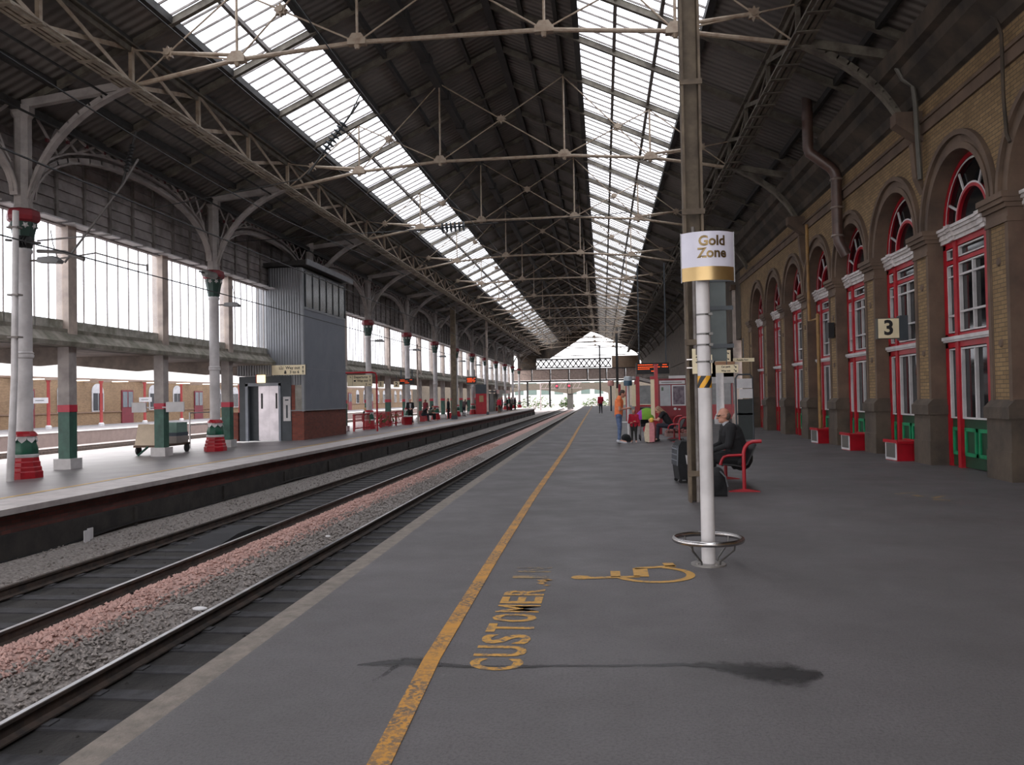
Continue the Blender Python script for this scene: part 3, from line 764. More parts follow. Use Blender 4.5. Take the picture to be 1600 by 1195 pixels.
for i, k in enumerate(KB):
    yc = FY(k)+(P-OW)/2
    for q in pp:
        if i == 0: q.location = (0, yc, 0)
        else:
            c = q.copy(); COL.objects.link(c); c.parent = wr; c.location = (0, yc, 0)
mb = MB(); w = (P-OW)/2
for j in (0, 1, ): 
    yc = FY(0+3*j)+w
    mb.prism([(XF,6.85),(XF-.55,7.25),(XF-.55,7.5),(XF,7.5)], 'Y', yc-.17, yc+.17); mb.prism([(XF,5.75),(XF-.14,6.1),(XF-.2,6.85),(XF,6.85)], 'Y', yc-.11, yc+.11)
mb.build('corbels', STONE, wr)

# joinery in each opening: a door unit with fanlight
def make_door():
    """local y: 0 = far jamb, -OW = near jamb; red frame, white glazing bars, green panels"""
    d = bpy.data.objects.new('door_1', None); COL.objects.link(d); d['kind'] = 'structure'; d['category'] = 'door'
    X = XD; y1, y0 = -.03, -OW+.03
    def red(mb, ya, yb, za, zb, x=0): mb.box(X-.05+x, X+.07, ya, yb, za, zb)
    f = MB(); sl = .5; m1, m2 = y1-.11-sl, y0+.11+sl    # mullion centres
    for a, b in ((y1-.13, y1), (y0, y0+.13)): red(f, a, b, 0, 4.55)
    for m in (m1, m2): red(f, m-.07, m+.07, 0, 4.55, -.03)
    red(f, y0, y1, 2.42, 2.53); red(f, y0, y1, 2.62, 2.70); red(f, y0, y1, 4.12, 4.2, .02); red(f, y0, y1, 4.45, 4.56)
    A, B = arcpts(y0, y1, ZSP, 0), arcpts(y0, y1, ZSP, -.085); n = len(A)
    vs = [(X-.04, *p) for p in A]+[(X-.04, *p) for p in B]+[(X+.035, *p) for p in A]+[(X+.035, *p) for p in B]
    f.add(vs, [q for i in range(n-1) for q in ((i, i+1, n+i+1, n+i), (n+i, n+i+1, 3*n+i+1, 3*n+i))])
    A, B = arcpts(m2, m1, ZSP, -.0), arcpts(m2, m1, ZSP, -.065); n = len(A)
    vs = [(X-.035, *p) for p in A]+[(X-.035, *p) for p in B]+[(X+.035, *p) for p in A]+[(X+.035, *p) for p in B]
    f.add(vs, [q for i in range(n-1) for q in ((i, i+1, n+i+1, n+i), (n+i, n+i+1, 3*n+i+1, 3*n+i), (i, i+1, 2*n+i+1, 2*n+i))])
    f.build('red_frame', RED, d)
    t = MB()
    for z0, z1, e in ((4.56, 4.64, .04), (4.64, 4.74, .07), (4.74, 4.80, .11), (4.80, 4.86, .14)):
        t.box(X-.06-e, X+.05, y0-.0, y1+.0, z0, z1)
        for m in (m1, m2): t.box(X-.10-e, X, m-.1, m+.1, z0, z1+.01)
    t.build('transom', mat('moulded_white', (214,208,206), .5, c2=(176,168,164), scale=4), d)
    t = MB(); t.box(X-.10, X+.02, y0, y1, 2.53, 2.57); t.box(X-.13, X+.02, y0, y1, 2.57, 2.64); t.build('sill_band', WHITE, d)
    g = MB()
    def wb(ya, yb, za, zb): g.box(X-.035, X+.03, min(ya,yb), max(ya,yb), za, zb)
    def rect(ya, yb, za, zb, w=.036):
        wb(ya, ya+w, za, zb); wb(yb-w, yb, za, zb); wb(ya, yb, za, za+w*.8); wb(ya, yb, zb-w*.8, zb)
    side = ((m1+.07, y1-.13), (y0+.13, m2-.07)); cen = (m2+.07, m1-.07); cm = (m1+m2)/2
    for a, b in side:
        rect(a, b, .98, 2.4); rect(a, b, 2.72, 4.1); rect(a, b, 4.22, 4.43); wb(a, b, 3.05, 3.09); wb(a, b, 3.85, 3.88)
    rect(*cen, 2.72, 4.1); rect(*cen, 4.22, 4.43)
    for q in (cm,): wb(q-.018, q+.018, 2.72, 4.1)
    wb(*cen, 3.10, 3.14); wb(*cen, 3.84, 3.88)
    rect(*cen, .98, 2.4, .042); wb(cm-.024, cm+.024, .98, 2.4)
    A, B = arcpts(y0+.10, y1-.10, ZSP, 0), arcpts(y0+.10, y1-.10, ZSP, -.04); n = len(A)
    g.add([(X-.03, *p) for p in A]+[(X-.03, *p) for p in B], [(i, i+1, n+i+1, n+i) for i in range(n-1)])
    rc, r1, r2 = (y0+y1)/2, (m1-m2)/2, (y1-y0)/2-.17
    for ang in (25, 62, 118, 155):
        a = math.radians(ang); g.beam((X-.01, rc+r1*math.cos(a), ZSP+r1*math.sin(a)), (X-.01, rc+r2*math.cos(a), ZSP+r2*math.sin(a)), .045, .03, up=(1,0,0))
    A, B = arcpts(m2, m1, ZSP, .035), arcpts(m2, m1, ZSP, 0); n = len(A)
    g.add([(X-.03, *p) for p in A]+[(X-.03, *p) for p in B], [(i, i+1, n+i+1, n+i) for i in range(n-1)])
    g.build('glazing_bars', WHITE, d)
    p = MB(); p.box(X+.035, X+.05, y0, y1, .95, ZSP); A = arcpts(y0, y1, ZSP, 0); p.add([(X+.04, *q) for q in A], [tuple(range(len(A)))]); p.build('pane', PANE, d)
    dg = MB(); dg.box(X-.0, X+.05, y0+.1, y1-.1, 0.02, 1.0); dg.build('panel_board', DGREEN, d)
    bg = MB()
    for a, b in side+((cen[0], cm), (cm, cen[1])):
        a += .05; b -= .05
        for ya, yb, za, zb in ((a, a+.07, .24, .8), (b-.07, b, .24, .8), (a, b, .24, .31), (a, b, .73, .8)): bg.box(X-.03, X+.01, ya, yb, za, zb)
    bg.build('panel_moulding', BGREEN, d)
    return d
d0 = make_door()
for i, k in enumerate(KB):
    o = d0 if i == 0 else dup(d0, (0, 0, 0))
    o.name = 'door_%d' % (i+1); o.location = (0, FY(k), 0)
    o['label'] = 'tall arched red and green doorway in the brick wall, %s from the near end' % ORD[i]
mb = MB(); mb.box(XD+.6, XD+.7, Y0W, Y1W, 0, 7); mb.box(XF, XD+.7, Y1W-.1, Y1W, 0, 7)
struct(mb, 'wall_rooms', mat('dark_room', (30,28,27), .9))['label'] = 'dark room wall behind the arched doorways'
# beyond the doors: plain wall on columns
mb = MB(); mb.box(6.86, 7.4, Y1W, 150, 4.4, 9.3); mb.box(12, 12.3, 42, 150, 0, 6); mb.box(6.9, 7.2, 62, 120, 0, 4.4); mb.box(6.86, 12.3, 42, 150, 4.3, 4.4)
struct(mb, 'wall_far_right', DSTONE)['label'] = 'brown wall above the concourse opening beyond the doorways'

# pipes on the wall
t = thing('gas_pipe', 'thin ochre pipe running down the brick wall beside a red litter bin', 'pipe', (6.66, 26.4, 0))
mb = MB(); mb.tube([(6.66,27.5,7.0),(6.66,27.45,3.86),(6.66,26.4,3.84)], .05, 8); mb.build('upper_pipe', PIPEY, t, True, world=True)
mb = MB(); mb.tube([(6.66,26.4,3.95),(6.66,26.4,.02)], .055, 8); mb.ball((6.66,26.4,3.95), .06, 8, 6); mb.build('lower_pipe', PIPEY, t, True, world=True)
t = thing('drain_duct', 'fat brown drain pipe bending from the roof to the brick wall', 'pipe', (6.9, 24, 5.2))
mb = MB(); mb.tube([(6.15,24,10.2),(6.15,24,8.5),(6.18,24,8.35),(6.75,24,7.9),(6.86,24,7.75),(6.90,24,7.6),(6.90,24,5.95),(6.93,24,5.8),(7.12,24,5.4)], .15, 12)
mb.v = [(v[0]-.25, v[1], v[2]) for v in mb.v]; mb.build('pipe_run', PIPEB, t, True, world=True)
mb = MB()
for z in (5.95, 6.75, 7.55): mb.lathe([(.165,z-.03),(.18,z),(.165,z+.03)], 14, (6.65,24,0))
mb.build('pipe_collar', mat('pipe_collar', (130,116,108), .35), t, True, world=True)
t = thing('conduit', 'thin dark conduit running down the brick wall to the spring of the nearest arch', 'pipe', (6.7, 14.5, 5.6))
mb = MB(); mb.tube([(6.4,15.6,8.62),(6.6,15.26,8.39),(6.72,14.63,7.83),(6.74,14.5,7.5),(6.74,14.49,6.45),(6.74,14.42,5.79),(6.74,14.32,5.63)], .03, 6); mb.build('conduit_run', SOOT, t, True, world=True)
t = thing('downpipe', 'grey green downpipe kinked under the corbel on the brick wall', 'pipe', (6.7, 18.2, 6))
mb = MB(); mb.tube([(6.30,18.1,8.4),(6.42,18.1,8.15),(6.62,18.1,8.0),(6.66,18.1,7.7),(6.72,18.1,6.0)], .055, 8); mb.build('pipe_run', mat('grey_green_pipe', (84,80,72), .6), t, True, world=True)
# platform number 3
t = thing('platform_number_sign', 'square cream sign with black number 3 on the brick wall', 'sign', (6.75, 19.5, 2.75))
mb = MB(); mb.box(6.2, 6.68, 19.42, 19.56, 2.74, 3.21); mb.build('sign_box', mat('sign_frame', (70,68,62), .6), t, world=True)
mb = MB(); mb.box(6.215, 6.665, 19.41, 19.425, 2.755, 3.195); mb.build('sign_face', SIGNC, t, world=True)
mb = MB(); mb.box(6.68, 6.86, 19.40, 19.58, 2.7, 3.26); mb.build('bracket', DKGREY, t, world=True)
text('3', .46, INK, t, (6.44-6.75, 19.405-19.5, 2.975-2.75), FACE_CAM, ext=.003, bold=.03)
# dim bell boxes and lantern on the wall
mb = MB(); mb.box(6.62, 6.78, 25.05, 25.3, 3.15, 3.6); single(mb, 'alarm_box', BLACK, 'small dark box on the pier beside the ochre pipe', 'box', (6.7, 25.2, 3.15))

# red bins with white notice frames
def bin_at(x, y, lab, first=[None]):
    if first[0] is None:
        t = thing('litter_bin', lab, 'bin', (x, y, 0), 0, 'red litter bins along the wall')
        mb = MB()
        for i, z0, z1, gy in ((0, 0, .44, 0),): mb.prism([(-.27,0),(.27,0),(.31,.44),(-.27,.42)], 'X', -.22, .22)
        mb.v = [(x_, y_, z_) for x_, y_, z_ in mb.v]; mb.build('body', RED, t)
        mb = MB()
        for a in (-1, 1): mb.box(min(a*.22, a*.25), max(a*.22, a*.25), -.3, .34, .40, .47)
        mb.box(-.25, .25, -.33, -.29, .38, .44); mb.build('rim', RED, t)
        mb = MB(); mb.box(-.235, -.222, -.26, .26, .02, .43); mb.build('notice_frame', SIGNW, t); 
        mb = MB(); mb.box(-.24, -.234, -.21, .21, .07, .39); mb.build('notice_panel', mat('grey_mesh', (92,88,84), .7), t)
        first[0] = t; return t
    return dup(first[0], (x, y, 0), None, lab)
bin_at(6.62, 19.35, 'red litter bin by the brick wall, nearest of three')
bin_at(6.62, 22.85, 'red litter bin by the brick wall, middle of three')
bin_at(6.62, 26.1, 'red litter bin by the brick wall beside the ochre pipe')
# the bins face the camera with the notice board on their left cheek
for o in list(SC.objects):
    if o.type == 'EMPTY' and o.name.startswith('litter_bin'): o.rotation_euler = (0, 0, .12)

# ------------------------------------------------------------------ gold zone post
t = thing('zone_post', 'white post with Gold Zone sign and steel ring at its foot', 'post', (.93, 7.74, 0))
mb = MB(); mb.lathe([(.063,0.01),(.063,2.66)], 20); mb.build('pole', WHITE, t, True)
mb = MB(); mb.lathe([(.16,0),(.16,.012),(.15,.016)], 28); 
for a in (0.5, 2.1, 3.7, 5.2): mb.lathe([(.016,.016),(.016,.03)], 8, (.125*math.cos(a), .125*math.sin(a), 0))
mb.build('foot_plate', mat('galvanised', (150,146,142), .4, .6), t)
mb = MB(); mb.tube([(.305*math.cos(a), .305*math.sin(a), .235) for a in [2*PI*k/48 for k in range(48)]], .024, 10, closed=True); mb.build('hoop', CHROME, t, True)
for a in (-2.2, -.75, .75, 2.3):
    mb = MB(); c_, s_ = math.cos(a), math.sin(a); mb.tube([(.29*c_, .29*s_, .235), (.28*c_, .28*s_, .17), (.13*c_, .13*s_, .045), (.125*c_, .125*s_, .015)], .009, 6); mb.build('stay', mat('dull_steel', (96,94,92), .4, .7), t, True)
for z in (2.30, 2.12, 2.02, 1.865):
    mb = MB(); mb.lathe([(.066,z-.008),(.066,z+.008)], 18, caps=True); mb.box(.04, .075, -.075, -.045, z-.012, z+.012); mb.build('clamp_band', mat('dull_steel', (120,118,116), .45, .5), t)
# hazard band
mb = MB(); n = 40; z0, z1 = 1.625, 1.735; vs = []; R = .0642
for k in range(n+1):
    a = 2*PI*k/n; vs += [(R*math.cos(a), R*math.sin(a), z0), (R*math.cos(a), R*math.sin(a), z1)]
mb.add(vs, [(2*k, 2*k+2, 2*k+3, 2*k+1) for k in range(n)]); mb.build('hazard_band', HAZY, t, True)
for i in range(4):
    a0 = 2*PI*i/4-.25; mb = MB(); vs = []; m = 8; R = .0650
    for j in range(m+1):
        u = j/m; a = a0+u*1.2; z = z0+u*(z1-z0); vs += [(R*math.cos(a+w_*.13), R*math.sin(a+w_*.13), z) for w_ in range(7)]
    mb.add(vs, [(7*j+w_, 7*j+w_+1, 7*j+w_+8, 7*j+w_+7) for j in range(m) for w_ in range(6)]); mb.build('black_stripe', BLACK, t, True)
# curved sign panel: arc bulging towards the camera
def arcpanel(name, z0, z1, R, r, half, m, cy, x0=0., th=.004):
    mb = MB(); n = 24; vs = []
    for k in range(n+1):
        a = -PI/2-half+2*half*k/n
        for rr in (R, R-th): vs += [(x0+rr*math.cos(a), cy+rr*math.sin(a), z0), (x0+rr*math.cos(a), cy+rr*math.sin(a), z1)]
    fs = []
    for k in range(n):
        o = 4*k; fs += [(o, o+4, o+5, o+1), (o+2, o+3, o+7, o+6), (o+1, o+5, o+7, o+3), (o, o+2, o+6, o+4)]
    fs += [(0, 1, 3, 2), (4*n, 4*n+2, 4*n+3, 4*n+1)]
    return mb.add(vs, fs).build(name, m, t, True)
SGR, SH = .30, .92
SGX, SGY = .045, .14
arcpanel('sign_panel', 2.725, 3.045, SGR, 0, SH, mat('sign_lilac_white', (206,204,216), .3, c2=(196,194,208)), SGY, SGX)
arcpanel('gold_band', 2.60, 2.725, SGR, 0, SH, GOLD, SGY, SGX)
for s in (-1, 1):
    mb = MB(); a = -PI/2+s*SH; x, y = SGX+SGR*math.cos(a), SGY+SGR*math.sin(a); mb.box(x-.004, x+.004, y-.006, y+.01, 2.59, 3.05); mb.build('sign_edge', mat('edge_grey', (150,150,152), .5), t)
mb = MB(); mb.lathe([(.06,2.6),(.06,3.0)], 12); mb.box(-.02, .02, 0, .1, 2.7, 2.74); mb.build('sign_core', DKGREY, t)
for s, z in (('Gold', 2.955), ('Zone', 2.845)):
    o = text(s, .125, mat('dull_gold', (120,100,66), .3, .8, c2=(104,88,60)), t, (0, 0, 0), (0, 0, 0), ext=0, sx=.98, bold=.032)
    for v in o.data.vertices:
        a = -PI/2+(v.co.x+.03)/SGR; zz = v.co.y; v.co = (SGX+(SGR+.003)*math.cos(a), SGY+(SGR+.003)*math.sin(a), z+zz)

# ------------------------------------------------------------------ steel mast with cabinet and number plates
t = thing('steel_mast', 'tall brown steel mast rising to the roof beside the bench', 'mast', (1.36, 12.25, 0))
MAST = mat('mast_brown', (112,98,80), .7, c2=(78,66,54), scale=3)
mb = MB()
for x in (-.15, .10): mb.box(x, x+.035, -.12, .12, 0, 12.6)
mb.box(-.12, .11, .09, .11, 0, 12.6); mb.build('channel', MAST, t)
for z in [.42+1.9*i for i in range(6)]:
    mb = MB(); mb.box(-.17, .155, -.135, -.115, z-.04, z+.04); mb.build('batten', MAST, t)
mb = MB(); mb.lathe([(.03,0),(.03,4)], 10, (-.02, -.09, 0)); mb.build('conduit', GREYI, t, True)
mb = MB(); mb.box(-.19, -.12, -.2, .2, 8.0, 8.12); mb.tube([(-.18, 0, 8.05), (-.6, 0, 8.0)], .03, 6); mb.build('wire_arm', DKGREY, t)
t = thing('mast_cabinet', 'grey green equipment panel strapped to the brown mast behind the white post', 'cabinet', (1.58, 12.43, 2.05))
mb = MB(); mb.box(-.26, .24, -.05, .05, 0, 1.24); mb.build('panel', mat('cabinet_grey_green', (84,92,92), .5, c2=(72,80,80)), t)
for z in (.22, .78, 1.2): 
    mb = MB(); mb.box(-.26, .34, -.07, -.05, z-.03, z+.03); mb.build('strap', DKGREY, t)
t = thing('mast_plate', 'cream number plate reading 336 over 31 on the brown mast', 'sign', (1.42, 12.05, 1.86))
mb = MB(); mb.box(-.14, .14, 0, .012, 0, .27); mb.box(-.14, -.09, 0, .012, .27, .36); mb.build('plate', SIGNC, t)
text('336', .13, INK, t, (0, -.004, .195), FACE_CAM); text('31', .13, INK, t, (.0, -.004, .07), FACE_CAM)
mb = MB(); mb.box(-.22, -.06, .004, .02, .08, .095); mb.box(-.22, -.06, .004, .02, .2, .215); mb.build('bracket', CHROME, t)
# ------------------------------------------------------------------ lift tower
LX0, LX1, LY0, LY1, ZB = -16.55, -13.45, 35.8, 41.9, -.21
lt = thing('lift_tower', 'grey clad lift tower with steel doors on the island platform', 'lift', (-15, 38.8, ZB))
W = dict(world=True)
mb = MB(); mb.box(LX0+1.55, LX1, LY0, LY1, 2.3, 7.62); mb.box(LX0+.9, LX0+1.6, LY0+.05, LY1, 3.2, 6.9); mb.build('cladding', CLAD, lt, **W)
mb = MB(); mb.box(LX0, LX0+1.6, LY0+.02, LY1, 2.75, 3.3); mb.build('low_cladding', CLAD, lt, **W)
mb = MB(); mb.box(LX1, LX1+.03, LY0+.12, LY1, 1.15, 5.75); mb.build('side_panel', FLATG, lt, **W)
mb = MB(); mb.box(LX1, LX1+.035, LY0+.12, LY1, 3.05, 3.06); mb.box(LX1-.02, LX1+.06, LY0+.1, LY1, 5.75, 5.85); mb.box(LX1-.05, LX1+.05, LY0-.05, LY0+.12, 1.1, 7.6); mb.build('trim', mat('pale_grey_trim', (138,140,144), .45), lt, **W)
mb = MB(); mb.box(LX1, LX1+.03, LY0+.35, LY1, 5.85, 7.5); mb.build('side_glazing', mat('smoked_panel', (58,54,46), .15, c2=(44,42,38)), lt, **W)
for q in range(7): mb = MB(); y = LY0+.35+(LY1-LY0-.35)*q/6; mb.box(LX1+.03, LX1+.06, y-.03, y+.03, 5.85, 7.5); mb.build('glazing_bar', DKGREY, lt, **W)
mb = MB(); mb.prism([(LX0+1.4,7.62),(LX1+.35,7.72),(LX1+.35,7.9),(LX0+1.4,7.8)], 'Y', LY0-.35, LY1+.2); mb.build('roof', DARKI, lt, **W)
mb = MB(); mb.box(LX1+.35, LX1+.42, LY0-.38, LY1+.25, 7.68, 7.93); mb.build('fascia', mat('pale_grey_trim', (0,0,0)), lt, **W)
BRK2 = brick_mat('lift_brick_side', 'YZ0', (124,62,48), (98,48,40), (88,74,66)); BRK3 = brick_mat('lift_brick_front', 'XZ0', (138,70,56), (112,56,46), (96,80,72))
mb = MB(); mb.box(LX1-.35, LX1+.02, LY0+.02, LY1, ZB, 1.12); mb.build('brick_base', BRK2, lt, **W)
mb = MB(); mb.box(LX1-.55, LX1+.02, LY0, LY0+.02, ZB, 1.12); mb.box(LX1-.55, LX1-.38, LY0, LY0+.02, 1.12, 2.3); mb.build('brick_front', BRK3, lt, **W)
mb = MB(); mb.box(LX0-.28, LX0+.0, LY0+.05, LY0+.3, ZB, 1.1); mb.build('brick_stub', BRK3, lt, **W)
mb = MB(); mb.box(LX1-.58, LX1+.1, LY0-.04, LY0+.02, 1.12, 1.17); mb.box(LX1, LX1+.1, LY0, LY1, 1.12, 1.17); mb.build('ledge', mat('pale_grey_trim', (0,0,0)), lt, **W)
mb = MB(); mb.box(LX1-.38, LX1, LY0+.01, LY0+.05, 1.17, 2.3); mb.build('corner_panel', mat('stained_grey', (150,146,138), .6, c2=(122,118,110)), lt, **W)
mb = MB(); mb.box(LX0+.1, LX1-.55, LY0-.02, LY0+.02, 2.35, 2.72); mb.box(LX0+.1, LX0+.4, LY0-.02, LY0+.02, ZB, 2.35); mb.box(LX1-1.05, LX1-.55, LY0-.02, LY0+.02, ZB, 2.35)
mb.build('door_surround', DKGREY, lt, **W)
mb = MB(); mb.box(LX0+.4, LX0+.52, LY0-.06, LY0+.1, ZB, 2.4); mb.box(LX1-1.14, LX1-1.04, LY0-.06, LY0+.1, ZB, 2.4); mb.box(LX0+.4, LX1-1.04, LY0-.06, LY0+.1, 2.28, 2.42); mb.build('door_frame', mat('blue_grey_frame', (140,146,156), .4), lt, **W)
mb = MB(); mb.box(LX0+.36, LX0+.97, LY0+.2, LY0+.24, ZB, 2.36); mb.build('reveal', DKGREY, lt, **W)
dm = (LX0+.95+LX1-1.14)/2
for a, b in ((LX0+.95, dm), (dm, LX1-1.14)):
    mb = MB(); mb.box(a, b-.004, LY0+.12, LY0+.16, ZB+.02, 2.28); o = mb.build('lift_door', STEEL, lt, **W)
    mb = MB(); x = a+.12 if a < dm-.3 else b-.2; 
    mb.box(x+15, x+.08+15, LY0+.108-38.8, LY0+.122-38.8, 1.25-ZB, 1.95-ZB); mb.build('door_slit', BLACK, o)
mb = MB(); mb.box(LX1-.92, LX1-.58, LY0-.05, LY0-.02, .68, 1.78); p = mb.build('call_panel', WHITE, lt, **W)
mb = MB(); mb.box(LX1-.83, LX1-.67, LY0-.06, LY0-.05, 1.6, 1.66); mb.box(LX1-.79, LX1-.71, LY0-.06, LY0-.05, .82, 1.4); mb.build('call_buttons', DKGREY, lt, **W)
mb = MB(); mb.box(-15.55, -15.2, LY0-.16, LY0-.02, 2.43, 2.78); mb.build('lit_sign', LITG, lt, **W)
mb = MB(); mb.box(-15.6, -15.55, LY0-.17, LY0-.02, 2.41, 2.8); mb.build('lit_sign_edge', RED, lt, **W)
# hanging way-out sign in front of the lift
t = thing('way_out_sign', 'cream hanging sign reading Way out and 3 to 6 in front of the lift', 'sign', (-13.97, 35.45, 2.75))
mb = MB(); mb.box(-.78, .78, -.03, .03, 0, .44); mb.build('sign_board', SIGNC, t)
mb = MB(); mb.box(-.8, -.78, -.04, .04, -.01, .45); mb.box(.78, .8, -.04, .04, -.01, .45); mb.box(-.05, .05, -.02, .4, .36, .44); mb.build('sign_frame', mat('sign_frame', (0,0,0)), t)
text('Way out', .185, INK, t, (.2, -.033, .31), FACE_CAM); text('3 to 6', .185, INK, t, (.27, -.033, .12), FACE_CAM)
def arrow(mb, x, z, s, ang, y=-.033):
    c, q = math.cos(ang), math.sin(ang)
    for poly in ([(-.08,-.5),(.08,-.5),(.08,.1),(-.08,.1)], [(-.3,.08),(.3,.08),(0,.5)]):
        mb.add([(x+s*(u*c-v*q), y, z+s*(u*q+v*c)) for u, v in poly], [tuple(range(len(poly)))])
for q in (.31, .12): mb = MB(); arrow(mb, .67, q, .17, 0); mb.build('arrow', INK, t)
mb = MB()
for x0, x1, z0, z1 in ((-.43,-.25,.25,.27),(-.43,-.41,.25,.36),(-.27,-.25,.25,.36),(-.35,-.33,.28,.4),(-.2,-.1,.05,.14),(-.18,-.12,.14,.2)): mb.box(x0, x1, -.036, -.031, z0, z1)
mb.build('pictogram', INK, t)

# upper part of the column swallowed by the lift
mb = MB(); mb.lathe([(.21,7.92),(.20,8.9),(.27,9.0),(.27,9.3)], 8, (CX_, PY(2), 0), ph=PI/8)
single(mb, 'column_stub', PGREY, 'short octagonal column stub rising from the lift tower roof', 'column', (CX_, PY(2), 7.92))

# lamps on the columns
lp = None
for i, k in enumerate([0, 1, 3, 4, 5, 6, 7, 8]):
    l = 'grey arm lamp on the capital of the island platform columns, %s from the near end' % ORD[i]
    if lp is None:
        lp = thing('platform_lamp', l, 'lamp', (0,0,0), 0, 'arm lamps on the columns')
        mb = MB(); mb.tube([(.18,0,5.36),(.5,0,5.36)], .025, 6); mb.tube([(.9,0,5.4),(.78,0,5.75),(.72,0,6.1)], .012, 5); mb.build('arm', GREYI, lp)
        mb = MB(); mb.prism([(.42,5.30),(.95,5.27),(1.0,5.33),(.85,5.44),(.45,5.42)], 'Y', -.12, .12); mb.build('lamp_head', mat('lamp_grey', (128,128,128), .5), lp)
        o = lp
    else: o = dup(lp, (0,0,0), None, l)
    o.location = (CX_, PY(k), -.2)

# near downpipe beside the first column
t = thing('downpipe', 'white downpipe standing beside the nearest island platform column', 'pipe', (-13.95, 18.0, -.2))
mb = MB(); mb.tube([(0,0,0),(.13,0,2.4),(.2,0,6.4)], [.085,.075,.07], 10); mb.build('pipe_run', WHITE, t, True)
for z in (3.4, 4.4, 6.0): mb = MB(); mb.box(.02, .3, -.09, .09, z-.02, z+.02); mb.build('pipe_clip', GREYI, t)

# ------------------------------------------------------------------ island platform furniture
# luggage trolley behind a screen post
t = thing('luggage_trolley', 'old wooden luggage trolley behind a green post on the island platform', 'trolley', (-16.1, 28.6, ZL(-16.1)))
mb = MB(); mb.box(-.55, .45, -1.0, 1.15, .28, .36); mb.build('deck', mat('old_timber', (92,72,60), .8), t)
mb = MB(); mb.prism([(-1.0,.36),(-.7,.36),(-.45,1.1),(-.75,1.1)], 'X', -.5, .4); mb.build('end_board', mat('pale_board', (196,178,156), .7), t)
mb = MB(); mb.box(-.5, .4, .25, 1.1, .36, .62); mb.build('lower_box', mat('box_grey', (150,142,138), .7), t)
mb = MB(); mb.box(-.5, .4, .25, 1.1, .62, .75); mb.build('middle_box', mat('box_blue', (72,84,96), .7), t)
mb = MB(); mb.box(-.45, .38, .3, 1.08, .75, 1.12); mb.build('upper_box', mat('box_green', (118,148,138), .7), t)
for x in (-.5, .42):
    for y in (-.75, .95):
        mb = MB(); mb.lathe([(.17,-.03),(.17,.03)], 14, M=Matrix.Translation((x, y, .17)) @ Matrix.Rotation(PI/2, 4, 'Y')); mb.build('wheel', BLACK, t)
mb = MB(); mb.tube([(0,-1.0,.3),(-.1,-1.45,.04)], .04, 6); mb.build('drawbar', PGREEN, t)
# small signal cabinets on the second post
for s, l in ((-1, 'left'), (1, 'right')):
    mb = MB(); mb.box(-15.15+s*.62-.32, -15.15+s*.62+.32 if s > 0 else -15.15+s*.62+.2, 26.6, 26.66, 1.28, 1.62); mb.box(-15.15+min(s*.15, s*.45), -15.15+max(s*.15, s*.45), 26.62, 26.66, 1.42, 1.46)
    single(mb, 'notice_plate', SIGNW, 'small white notice plate on the %s side of the post by the luggage trolley' % ('near' if s < 0 else 'far'), 'sign', (-15.15+s*.62, 26.77, 1.28))
t = thing('grab_rail', 'thin white tubular railing at the back of the island platform near the lift', 'railing', (-17, 33.2, ZL(-17)))
mb = MB(); mb.tube([(0,-.9,0),(0,-.9,1.45),(0,1.2,1.45),(0,1.2,0)], .03, 8); mb.build('rail', WHITE, t, True); mb = MB(); mb.tube([(0,-.9,.95),(0,1.2,.95)], .02, 6); mb.build('mid_rail', WHITE, t)
# sign gantry and red fence beyond the lift
t = thing('direction_sign', 'cream sign reading Departures and Way out on a red frame beyond the lift', 'sign', (-12.95, 44.0, ZL(-13)))
mb = MB(); mb.box(-1.05, .35, -.03, .03, 2.5, 3.12); mb.build('sign_board', SIGNC, t)
mb = MB(); mb.tube([(-1.5,0,3.25),(.35,0,3.25),(.55,0,3.2),(.6,0,3.0),(.6,0,.02)], .05, 8); mb.build('red_frame', RED, t, True)
text('Departures', .17, INK, t, (-.28, -.034, 3.0), FACE_CAM); text('Way out', .17, INK, t, (-.18, -.034, 2.8), FACE_CAM); text('2', .17, INK, t, (.02, -.034, 2.6), FACE_CAM)
for q in ((.24, 3.0, .15, 0), (.24, 2.8, .15, 0), (.22, 2.6, .15, -PI/2), (-.86, 3.0, .12, .8)): mb = MB(); arrow(mb, *q); mb.build('arrow', INK, t)
mb = MB(); mb.box(-.68, -.56, -.036, -.031, 2.76, 2.84); mb.build('pictogram', INK, t); mb = MB(); mb.box(-.76, -.75, -.036, -.031, 2.52, 3.1); mb.build('divider', INK, t)
ft = thing('red_fence', 'red railed fence with leafy panels on the island platform', 'fence', (-14.1, 47, ZL(-14.1)))
y = 0
for i in range(7):
    mb = MB(); yy = -1.6+i*1.9; mb.box(-.05, .05, yy-.05, yy+.05, 0, .98); mb.build('post', RED, ft)
mb = MB(); mb.box(-.03, .03, -1.6, 9.8, .9, .98); mb.box(-.02, .02, -1.6, 9.8, .12, .18); mb.build('rail', RED, ft)
mb = MB()
for i in range(46): mb.box(-.015, .015, -1.6+i*.25, -1.55+i*.25, .15, .92)
mb.build('balusters', RED, ft)
mb = MB(); R_ = random.Random(4)
for i in range(60): mb.ball((.04, R_.uniform(1.2, 8.6), R_.uniform(.3, .78)), (.02, .09, .07), 5, 4)
mb.build('leaf_panel', LEAF, ft)['kind'] = 'stuff'
mb = MB(); mb.box(-14.2, -14.0, 43.3, 43.5, -.2, 2.4); single(mb, 'timber_post', mat('dark_timber', (58,44,40), .7), 'dark timber post standing between the lift and the red fence', 'post', (-14.1, 43.4, -.2))
